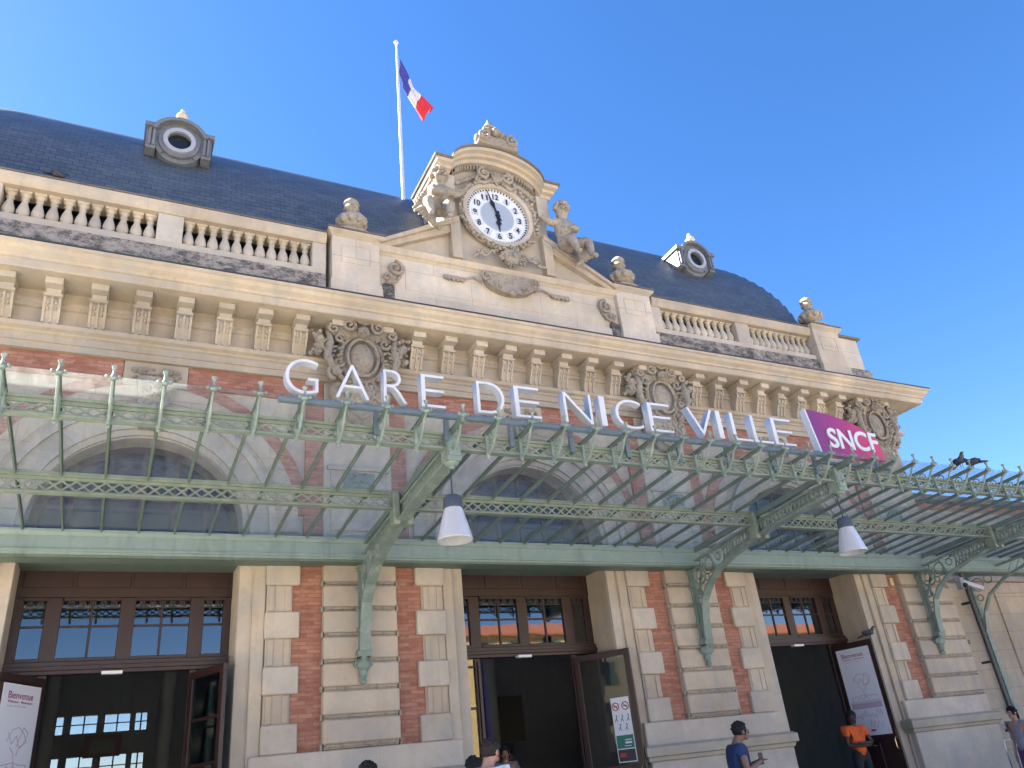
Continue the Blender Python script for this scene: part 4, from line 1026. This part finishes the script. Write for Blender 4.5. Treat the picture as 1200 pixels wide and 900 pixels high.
        e = CB().box(X-.09, X+.09, -4.10, -3.90, 4.80, 5.17).box(X-.075, X+.075, -4.115, -4.10, 4.86, 5.05)
        e.lathe([(.01, 0), (.06, .015), (.085, .04), (.09, .06)], (X, -4.0, 4.745), 14)
        e.lathe([(.035, 0), (.035, .05)], (X, -4.0, 4.72), 10)
        for q in ((-.03, 4.95), (.03, 4.95), (0, 5.0)): e.ball((X+q[0], -4.118, q[1]), .012, 6, 4)
        e.build("pendant", COPPER, bo, bevel=.004)
        cl = CB().box(X-.14, X-.05, -2.24, -2.06, 4.60, 5.05).box(X+.05, X+.14, -2.24, -2.06, 4.60, 5.05); cl.build("gusset", GREEN, bo, bevel=.01)
    for X in (-9.6, -3.2, 3.2, 9.6): bracket(X)
    # soffit over the doors
    s_ = CB().box(CX0, 10.9, -.06, .74, 4.98, 5.0)
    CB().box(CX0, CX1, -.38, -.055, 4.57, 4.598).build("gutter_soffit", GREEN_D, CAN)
    for c in (-P, 0, P):
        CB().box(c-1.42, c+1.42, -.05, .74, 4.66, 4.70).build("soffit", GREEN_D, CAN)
canopy()

# annexe bracket/post at the far right
def post():
    X, y = 12.2, .42
    t = empty("canopy_post", (X, y, 0), label="slender teal iron wall post with curved arm right of the security camera", cat="post")
    b = MB().box(-.05, .05, -.05, .05, 1.62, 4.9).box(-.08, .08, -.09, .05, 1.55, 1.75)
    for i in range(17): b.box(-.065, .065, -.065, .04, 1.9+i*.16, 1.97+i*.16)
    pts = [(0, -.05, 3.4), (0, -.16, 3.8), (0, -.42, 4.15), (0, -.9, 4.42), (0, -1.6, 4.62), (0, -2.6, 4.75), (0, -3.6, 4.8)]
    for p, q in zip(pts, pts[1:]): b.beam(p, q, .10, .04, (0, -.5, .8))
    up = [(0, -.05, 4.66), (0, -1.6, 4.8), (0, -3.6, 4.9)]
    for p, q in zip(up, up[1:]): b.beam(p, q, .10, .04)
    for (yy, z, r) in ((-.2, 4.42, .15), (-.5, 4.5, .10), (-.16, 4.12, .07)):
        b.tube([(0, yy+r*cos(a), z+r*sin(a)) for a in [2*pi*i/14 for i in range(15)]], .014, 5)
    for i in range(12): b.beam((0, -1.0-.2*i, 4.48+.02*i), (0, -1.2-.2*i, 4.74), .012, .018, (1, 0, 0))
    b.build("post_arm", COPPER, t)
    d = MB().tube([(11.05, -.22, 4.62), (11.12, -.2, 4.3), (11.15, -.2, .1)], .045, 10)
    for z in (3.9, 2.6, 1.2): d.box(11.09, 11.21, -.15, .05, z, z+.05)
    tag(d.build("drainpipe", IRON), "dark vertical drainpipe at the right corner of the station", "drainpipe")
post()

# ------------------------------------------------------------------ annexe at the right
def annexe():
    t = empty("annexe_building", (11.0, .6, 0), label="low brick and stone annexe wall right of the drainpipe under the canopy", cat="building")
    b = MB().box(-.1, 16, .0, 6, 0, 6.6).build("wall", BRICK, t)
    MB().box(-.1, 16.1, -.05, 0, 4.6, 6.4).build("upper_wall", STONE_WALL, t)
    MB().box(-.1, 16.1, -.25, 6, 6.602, 6.75).build("roof_edge", STONE_CAP, t)
    s = MB().box(-.1, 4.7, -.05, 0, 0, 4.56)
    s.box(2.2, 4.5, -.085, -.05, 2.3, 4.3).box(-.1, 16, -.10, 0, 0, 1.35).box(5.4, 7.8, -.06, 0, 2.3, 4.3)
    s.build("stone_panel", STONE_WALL, t, bevel=.02)
    MB().box(0, 16, -.04, 0, 4.35, 4.56).build("cornice", STONE, t)
    MB().box(.1, .6, -.10, -.05, 3.1, 3.2).build("ledge", WOOD, t)
    r = MB(); random.seed(2)
    for q in range(26): r.ball((3.4+random.uniform(-.5, .5), -.08, 2.85+random.uniform(-.3, .3)), (.06, .03, .04), 7, 5, random.uniform(0, 3))
    r.build("relief", STONE_CARVED, t)
annexe()

# ------------------------------------------------------------------ roof sign letters
SGN = empty("station_sign", (-5.25, -4.15, 5.17), label="large white letters GARE DE NICE VILLE standing on a blue-grey pipe", cat="sign")
def sign():
    b = MB().tube([(0, 0, .17), (8.25, 0, .17)], .045, 12)
    b.build("pipe_rail", PIPE, SGN, smooth=True, auto=True)
    X = .25
    while X < 8.2: MB().box(X-.03, X+.03, .03, .07, -.14, .17).build("rail_support", PIPE, SGN); X += .86
    D = .06
    import itertools
    lets = [("G",332,374,445),("A",391,433,451),("R",447,477,456),("E",491,521,460),("D",556,590,467),("E",600,632,472),("N",658,692,479),("I",700,711,483),("C",718,751,486),("E",757,785,491),("V",803,834,494),("I",837,849,499),("L",854,877,502),("L",878,901,505),("E",902,927,507)]
    Cp = m.translation
    for ch, ua, ub, v in lets:
        def X(u):
            r = F+R2*((u-600)/917.5)+U2*((450-v)/917.5); return (Cp+r*((-4.15-Cp.y)/r.y)).x
        xa, xb = X(ua), X(ub); wd = xb-xa-.03; Hh = .43
        if ch == "I": wd = .085
        text_mesh("letter", ch, .6, D, WHITE, SGN, Matrix.Translation((xa+5.25+.01, 0, .235)) @ XZ, -.012, width=(wd, Hh))
sign()
def logo():
    t = empty("logo_sign", (2.9, -4.1, 5.2), label="purple to red railway logo panel with white letters at the right end of the letters", cat="sign")
    TL, BL, BR, TR = (-.10, .90), (.02, .14), (1.42, .14), (1.36, .50)
    pts = [BL, BR, TR]
    for i in range(1, 9):
        u = i/8; # quadratic curve TR -> TL bulging up
        c = (.95, .86); x = (1-u)**2*TR[0]+2*u*(1-u)*c[0]+u*u*TL[0]; z = (1-u)**2*TR[1]+2*u*(1-u)*c[1]+u*u*TL[1]; pts.append((x, z))
    s = NT("logo_gradient_print"); tc = s.n("ShaderNodeTexCoord"); sx = s.n("ShaderNodeSeparateXYZ"); s.L(tc.outputs["Object"], sx.inputs[0])
    mm = s.n("ShaderNodeMath", operation='MULTIPLY_ADD'); s.L(sx.outputs[0], mm.inputs[0]); mm.inputs[1].default_value = .7; mm.inputs[2].default_value = 0
    c = s.ramp(mm.outputs[0], [(0, (.16, .025, .15)), (.45, (.30, .02, .13)), (1, (.50, .04, .09))]); mt = s.fin(c, .35)
    MB().prism(pts, -.05, .05).build("panel", mt, t, bevel=.004)
    MB().prism([(-.13, .90), (-.102, .90), (.018, .14), (-.01, .14)], -.055, .055).build("panel_edge", WHITE, t)
    text_mesh("lettering", "SNCF", .4, .012, WHITE, t, Matrix.Translation((.22, -.06, .27)) @ XZ, .008, shear=.0, width=(1.10, .34))
    MB().box(.1, .16, -.02, .02, 0, .14).box(1.2, 1.26, -.02, .02, 0, .14).box(-.1, 1.5, .0, .05, .02, .06).build("sign_frame", PIPE, t)
logo()

# ------------------------------------------------------------------ hanging lamps
def lamp(X, label):
    t = empty("hanging_lamp", (X, -4.0, 3.86), label=label, cat="lamp", group="lamps hanging from the canopy")
    MB().lathe([(.009, .52), (.009, .90)], (0, 0, 0), 8).build("stem", IRON, t)
    MB().lathe([(.02, .545), (.085, .53), (.112, .50), (.118, .38), (.11, .375)], (0, 0, 0), 24).build("lamp_housing", plain("lamp_housing_blue", (.06, .075, .10), .4), t, smooth=True, auto=True)
    MB().lathe([(.095, .42), (.105, .376), (.15, .22), (.20, .02), (.205, .0), (.195, .0), (.145, .22), (.098, .37)], (0, 0, 0), 32).build("lamp_shade", FROST, t, smooth=True)
    MB().ball((0, 0, .26), (.06, .06, .09), 12, 8).build("bulb", plain("bulb_white", (.7, .7, .72), .3), t, smooth=True)
lamp(-3.22, "frosted cone lamp hanging from the canopy bracket left of the centre door")
lamp(3.12, "frosted cone lamp hanging from the canopy bracket in front of the right-hand door")

# ------------------------------------------------------------------ flagpole
def flag():
    t = empty("flagpole", (-1.5, 1.75, 13.6), label="white flagpole with a drooping blue white red flag behind the clock gable", cat="flagpole")
    MB().lathe([(.045, -.2), (.04, 2.5), (.028, 5.45), (.028, 5.48)], (0, 0, 0), 12).build("pole", WHITE, t, smooth=True, auto=True)
    MB().lathe([(.02, 5.46), (.06, 5.50), (.065, 5.54), (.04, 5.58), (.0, 5.59)], (0, 0, 0), 12).build("pole_cap", WHITE, t, smooth=True)
    B_, W_, R_ = plain("flag_blue", (.055, .055, .30), .8), plain("flag_white", (.62, .62, .65), .8), plain("flag_red", (.62, .03, .05), .8)
    # drooping cloth: hoist at the pole, fly falling to lower right, folded
    nu, nv = 27, 12
    def pt(u, v):
        hx, hz = .05+.03*v, 4.72-1.15*v*(.55+.45*(1-u))   # hoist
        # fly direction falls
        x = hx+u*(.82-.26*v)+.03*sin(9*v+6*u); z = 5.0-u*1.62-(1.1*(1-u)+.34*u)*v
        y = .10*sin(5*v+3*u)*(.3+u)+.09*cos(11*v)*u
        return (x, y, z)
    for k, mt in ((0, B_), (1, W_), (2, R_)):
        b = MB(); a, c = k*9, (k+1)*9
        vs = [pt(i/nu, j/nv) for j in range(nv+1) for i in range(a, c+1)]; n = c-a+1
        b.add(vs, [(j*n+i, j*n+i+1, (j+1)*n+i+1, (j+1)*n+i) for j in range(nv) for i in range(n-1)])
        o = b.build("flag_stripe", mt, t, smooth=True); sd_ = o.modifiers.new("s", 'SOLIDIFY'); sd_.thickness = .004
        o["label"] = ("blue flag stripe", "white flag stripe", "red flag stripe")[k]
flag()

# ------------------------------------------------------------------ pigeons, camera, alarm box
PIG = plain("pigeon_grey", (.045, .048, .06), .6)
def pigeon(loc, rz, label):
    t = empty("pigeon", loc, label=label, cat="pigeon", group="pigeons"); t.rotation_euler = (0, 0, rz)
    vs = [(-.14, 0, .09), (-.05, 0, .11), (.04, 0, .12), (.09, 0, .17), (.11, 0, .215), (.135, 0, .215)]
    ex = MB().prism([(-.12, .10), (-.25, .05), (-.24, .035), (-.10, .06)], -.03, .03)
    ex.tube([(.13, 0, .213), (.165, 0, .205)], [.012, .003], 6).tube([(.01, .02, .08), (.01, .02, 0)], .006, 5).tube([(.01, -.02, .08), (.01, -.02, 0)], .006, 5)
    for s2 in (-1, 1): ex.ball((-.02, s2*.052, .115), (.11, .02, .045), 10, 6, -.15)
    skin_mesh("body", vs, [(0,1),(1,2),(2,3),(3,4),(4,5)], [.03, .058, .06, .034, .03, .018], PIG, t, 1, (1,), ex)
pigeon((5.76, -4.42, 5.24), R(250), "left of the two dark pigeons perched on the canopy edge")
pigeon((6.08, -4.42, 5.24), R(95), "right of the two dark pigeons perched on the canopy edge")
pigeon((7.44, -.24, 3.20), R(-60), "dark pigeon perched on top of the open door with the poster")
pigeon((-8.22, .0, 10.985), R(30), "dark pigeon on the roof parapet above the leftmost balusters")
def seccam():
    t = empty("security_camera", (10.75, -.35, 4.30), label="white security camera on an arm at the right corner under the canopy", cat="security camera")
    MB().box(-.16, .02, -.02, .18, .05, .13).box(-.10, .04, -.08, .06, -.12, .14).build("housing", plain("camera_grey", (.25, .27, .30), .4), t, bevel=.01)
    b = MB(); b.beam((.0, -.05, .04), (.28, -.30, -.17), .09, .09); b.build("camera_body", WHITE, t, bevel=.012)
    MB().ball((-.02, -.10, -.05), .06, 12, 8).build("lens", BLACK, t, smooth=True)
    tag(MB().box(8.82, 8.92, -.05, .0, 4.33, 4.5).build("alarm_box", CREAM_TERRA, bevel=.01), "small cream box on the brick strip right of the right-hand door", "box")
seccam()

# ------------------------------------------------------------------ people
def person(loc, rz, label, shirt, trousers, skin, hair, arms, scale=1.0, head_tilt=0.0, sleeve=.55, female=False, group=None, seated=False):
    """faces local +x before rotation. arms = {'l': (elbow, hand), 'r': (...)} in metres from the feet"""
    t = empty("person", loc, label=label, cat="person"); t.rotation_euler = (0, 0, rz); t.scale = (scale,)*3
    ht = head_tilt
    V = {}; V['pel'] = (0, 0, .95); V['sp'] = (.0, 0, 1.12); V['ch'] = (.0, 0, 1.32); V['nb'] = (-.01+ht*.01, 0, 1.455); V['nk'] = (.0+ht*.035, 0, 1.515)
    V['h0'] = (.02+ht*.06, 0, 1.56-ht*.01); V['h1'] = (.025+ht*.09, 0, 1.63-ht*.02); V['h2'] = (.015+ht*.11, 0, 1.70-ht*.03)
    for sd_, s in (('l', 1), ('r', -1)):
        el, hd = arms[sd_]
        V['s'+sd_] = (0, s*.185, 1.42); V['e'+sd_] = el; 
        e = Vector(el); h = Vector(hd); wv = e+(h-e)*.95; V['w'+sd_] = tuple(wv); V['p'+sd_] = tuple(h+(h-e).normalized()*.06)
        V['hp'+sd_] = (0, s*.09, .90); V['k'+sd_] = (.02, s*.11, .50); V['a'+sd_] = (-.01, s*.12, .09); V['t'+sd_] = (.15, s*.13, .04)
    ks = list(V); ix = {k: i for i, k in enumerate(ks)}
    E_ = [('pel','sp'),('sp','ch'),('ch','nb'),('nb','nk'),('nk','h0'),('h0','h1'),('h1','h2')]
    for s in 'lr': E_ += [('ch','s'+s),('s'+s,'e'+s),('e'+s,'w'+s),('w'+s,'p'+s),('pel','hp'+s),('hp'+s,'k'+s),('k'+s,'a'+s),('a'+s,'t'+s)]
    rd = dict(pel=(.14,.11), sp=(.125,.10), ch=(.15,.11), nb=(.085,.07), nk=.058, h0=.072, h1=.088, h2=.07)
    for s in 'lr': rd.update({'s'+s: .058, 'e'+s: .042, 'w'+s: .028, 'p'+s: (.036,.022), 'hp'+s: .09, 'k'+s: .06, 'a'+s: .042, 't'+s: .036})
    vs = [V[k] for k in ks]; es = [(ix[a], ix[b]) for a, b in E_]; rr = [rd[k] for k in ks]; roots = [0]
    for sd_, s in (('l', 1), ('r', -1)):      # fingers
        p = Vector(V['p'+sd_]); dr = (p-Vector(V['w'+sd_])).normalized(); side = dr.cross(Vector((0, 0, 1)));
        if side.length < .2: side = Vector((1, 0, 0))
        side.normalize(); curl = Vector((0, -s, -.4)).normalized()
        for q, (off, ln) in enumerate(((-.027, .06), (-.009, .075), (.009, .07), (.026, .055))):
            k = len(vs); a = p+side*off; b = a+dr*ln*.55+curl*.008; c = b+dr*ln*.35+curl*.025
            vs += [tuple(a), tuple(b), tuple(c)]; es += [(k, k+1), (k+1, k+2)]; rr += [.0095, .009, .0075]; roots.append(k)
        k = len(vs); a = p-dr*.04+side*-.03; vs += [tuple(a), tuple(a-side*.025+dr*.03), tuple(a-side*.03+dr*.055)]; es += [(k, k+1), (k+1, k+2)]; rr += [.011, .010, .008]; roots.append(k)
    hx, hz = V['h1'][0], V['h1'][2]; fx = .088
    ex = MB().ball((hx+fx+.002, 0, hz-.018), (.016, .012, .022), 8, 6)
    for s in (-1, 1): ex.ball((hx-.005, s*.083, hz-.012), (.02, .012, .03), 8, 6)
    ex.ball((hx+.040, 0, hz-.068), (.045, .042, .034), 10, 8)
    skin_mesh("body", vs, es, rr, skin, t, 1, tuple(roots), ex)
    fe = MB()
    for s in (-1, 1): fe.ball((hx+fx-.006, s*.032, hz+.008), (.008, .013, .007), 8, 6)
    fe.build("eye", BLACK, t, smooth=True)
    MB().ball((hx+fx-.010, 0, hz-.055), (.010, .024, .006), 8, 6).build("mouth", plain("lips", (.25, .07, .06), .5) if "lips" not in bpy.data.materials else bpy.data.materials["lips"], t, smooth=True)
    hr = MB(); hr.ball((hx-.018, 0, hz+.022), (.100, .094, .096), 16, 10)
    if female: hr.ball((hx-.07, 0, hz-.06), (.05, .085, .12), 12, 8)
    random.seed(8)
    for q in range(60):
        a = random.uniform(0, 2*pi); ph = random.uniform(0, 1.4); px, py, pz = cos(a)*cos(ph), sin(a)*cos(ph), sin(ph)
        if px > .4 and pz < .5: continue
        hr.ball((hx-.018+px*.092, py*.088, hz+.024+pz*.09), (.022, .022, .014), 6, 4, a)
    # trim hair that would cover the face
    hr.v = [(min(x, hx+.052) if z < hz+.055 else x, y, z) for x, y, z in hr.v]
    hr.build("hair", hair, t, smooth=True)
    # shirt
    sv = ['pel','sp','ch','nb','sl','sr']; SV = [V[k] for k in sv]; SV[0] = (0, 0, .86)
    SE = [(0,1),(1,2),(2,3),(2,4),(2,5)]; SR = [(.165,.135),(.15,.125),(.17,.13),(.105,.09),.082,.082]
    for s in 'lr':
        a = Vector(V['s'+s]); e = Vector(V['e'+s]); SV.append(tuple(a+(e-a)*sleeve)); SE.append((4 if s == 'l' else 5, len(SV)-1)); SR.append(.066)
        if sleeve > .5: pass
    skin_mesh("shirt", SV, SE, SR, shirt, t, 2, (0,))
    TV = [(0,0,1.07),(0,0,.93)]; TE = [(0,1)]; TR = [(.15,.12),(.155,.125)]
    for s in 'lr':
        k = len(TV); TV += [V['hp'+s], V['k'+s], (V['a'+s][0], V['a'+s][1], .13)]; TE += [(1,k),(k,k+1),(k+1,k+2)]; TR += [.108, .078, .064]
    skin_mesh("trousers", TV, TE, TR, trousers, t, 2, (1,))
    sh = MB()
    for s in (-1, 1): sh.ball((.06, s*.125, .045), (.14, .052, .05), 12, 6).box(-.07, .18, s*.125-.045, s*.125+.045, 0, .03)
    sh.build("shoe", BLACK, t, smooth=True, auto=True)
    return t
def cloth(n, c):
    s = NT(n); c2 = s.mix(c, tuple(x*.6 for x in c), s.ramp(s.noise(7, 4), [(.4, 0), (.7, 1)])); s.bump(s.noise(14, 3), .5, .02); return s.fin(c2, .85)
SKD, SKM, SKL = plain("skin_dark", (.05, .028, .02), .5), plain("skin_brown", (.20, .11, .075), .5), plain("skin_light", (.42, .24, .17), .5)
HB = plain("hair_black", (.005, .0045, .0045), .8); HBR = plain("hair_brown", (.02, .012, .009), .8)
NAVY, ORNG, WHT, GRYT, DRK = cloth("navy_cotton", (.018, .04, .12)), cloth("orange_polo", (.75, .13, .025)), cloth("white_cotton", (.72, .73, .76)), cloth("grey_cotton", (.28, .27, .33)), cloth("dark_trouser_cloth", (.02, .022, .03))
PURP = cloth("purple_cloth", (.13, .04, .16)); RED = cloth("red_cloth", (.35, .02, .03)); BLUEC = cloth("blue_cloth", (.02, .08, .2))
phone_pose = {'l': ((.0, .25, 1.17), (.25, .05, 1.25)), 'r': ((.0, -.25, 1.17), (.25, -.04, 1.25))}
down = {'l': ((-.03, .26, 1.12), (.02, .27, .86)), 'r': ((-.03, -.26, 1.12), (.02, -.27, .86))}
fold = {'l': ((.08, .27, 1.14), (.20, -.08, 1.16)), 'r': ((.08, -.27, 1.14), (.22, .08, 1.10))}
p1 = person((.76, -3.32, .0), R(-22), "man in a dark blue T-shirt looking down at the phone in his hands", NAVY, DRK, SKM, HB, phone_pose, 1.02, .9)
tag(MB().box(-.035, .035, -.006, .006, 0, .14).build("phone", BLACK, bevel=.004, loc=(1.03, -3.43, 1.24)), "dark mobile phone held by the man in the blue T-shirt", "phone")
person((6.72, .15, .17), R(-105), "station worker in an orange polo shirt standing in the doorway with arms folded", ORNG, DRK, SKD, HB, fold, .99, .1)
person((-3.10, -4.14, .05), R(20), "man in a white shirt at the bottom edge in front of the centre door", WHT, DRK, SKL, HBR, down, 1.0, .5)
person((-2.72, -2.9, 0), R(60), "dark-haired person half hidden behind the man in the white shirt", DRK, DRK, SKM, HB, down, .96, .2)
person((-4.14, -3.6, -.04), R(110), "person whose dark hair just shows below the bracket pier", DRK, DRK, SKM, HB, down, 1.0, .2, female=True)
person((9.4, -1.4, -.03), R(170), "woman in a grey top and purple skirt at the right edge beside a suitcase", GRYT, PURP, SKL, HB, down, .97, .3, female=True)
person((5.9, 2.6, .2), R(-90), "person in a red top inside the hall behind the worker", RED, DRK, SKM, HB, down, .95, 0)
person((6.6, 4.2, .2), R(-80), "person in blue inside the hall beyond the right-hand door", BLUEC, DRK, SKL, HBR, down, .97, 0)
person((.1, 2.2, .2), R(-110), "traveller inside the hall behind the centre door", GRYT, DRK, SKL, HBR, down, .98, .2)
person((.75, 3.4, .2), R(-60), "person in dark clothes deeper inside the hall beyond the centre door", DRK, DRK, SKM, HB, down, .96, 0)
def suitcase():
    t = empty("suitcase", (8.75, -1.6, 0), label="bright blue suitcase with raised handle beside the woman at the right edge", cat="suitcase")
    MB().box(-.2, .2, -.13, .13, .06, .62).build("shell", plain("suitcase_blue", (.01, .22, .42), .35), t, bevel=.03)
    b = MB().tube([(-.12, .08, .6), (-.12, .08, 1.08), (-.10, .08, 1.1), (.10, .08, 1.1), (.12, .08, 1.08), (.12, .08, .6)], .012, 8); b.build("pull_handle", plain("steel", (.5, .5, .52), .3, 1), t, smooth=True)
    for x in (-.15, .15):
        for y in (-.09, .09): MB().ball((x, y, .035), (.035, .02, .035), 10, 6).build("wheel", BLACK, t, smooth=True)
suitcase()

# ------------------------------------------------------------------ buildings opposite (seen in the glass)
def opposite(x0, x1, y, h, col, roofc, label, storeys, rot=0):
    t = empty("house", ((x0+x1)/2, y, 0), label=label, cat="house", group="houses across the square")
    t.rotation_euler = (0, 0, rot)
    w_ = x1-x0; s = NT("render_"+label[:12]); mt = s.fin(s.mix(col, tuple(c*.75 for c in col), s.noise(.8, 4)), .9)
    MB().box(-w_/2, w_/2, -9, 0, -.16, h).build("wall", mt, t)
    MB().prismx([(-9.4, h), (.4, h), (.4, h+.15), (-4.5, h+1.7), (-9.4, h+.15)], -w_/2-.3, w_/2+.3).build("roof", plain("tiles_"+label[:12], roofc, .8), t)
    win = MB().box(-.5, .5, .0, .06, 0, 1.7); shu = MB().box(-.95, -.52, .0, .09, 0, 1.7).box(.52, .95, .0, .09, 0, 1.7)
    n = int(w_/2.8); w0 = s0 = None; sm = plain("shutter_"+label[:10], (.12, .22, .16), .6)
    for k in range(storeys):
        for i in range(n):
            L = (-w_/2+(i+.5)*w_/n, 0, 1.0+k*(h-.4)/storeys)
            if w0 is None: w0 = win.build("window", plain("dark_pane", (.03, .035, .045), .2), t, loc=L); w = w0; s0 = shu.build("shutter", sm, w0)
            else: w = inst(w0, t, L); inst(s0, w, (0, 0, 0))
opposite(-58, -42, -9, 15, (.62, .52, .33), (.30, .14, .08), "tall yellow house closing the left side of the square", 5, -pi/2)
opposite(-68, -50, -46, 6.5, (.35, .24, .17), (.25, .12, .08), "low brown house across the square at its far left corner", 2)
opposite(-40, -14, -46, 9, (.55, .42, .25), (.35, .13, .07), "ochre house across the square facing the left-hand door", 3)
opposite(-4, 12, -46, 9.5, (.60, .50, .34), (.38, .14, .08), "cream house across the square straight in front of the station centre", 3)
opposite(13, 34, -46, 11.5, (.62, .45, .20), (.38, .14, .08), "tall yellow green-shuttered house across the square facing the right-hand door", 4)
opposite(35, 62, -46, 11, (.62, .52, .36), (.40, .15, .08), "pale house across the square at the right end of the row", 3)
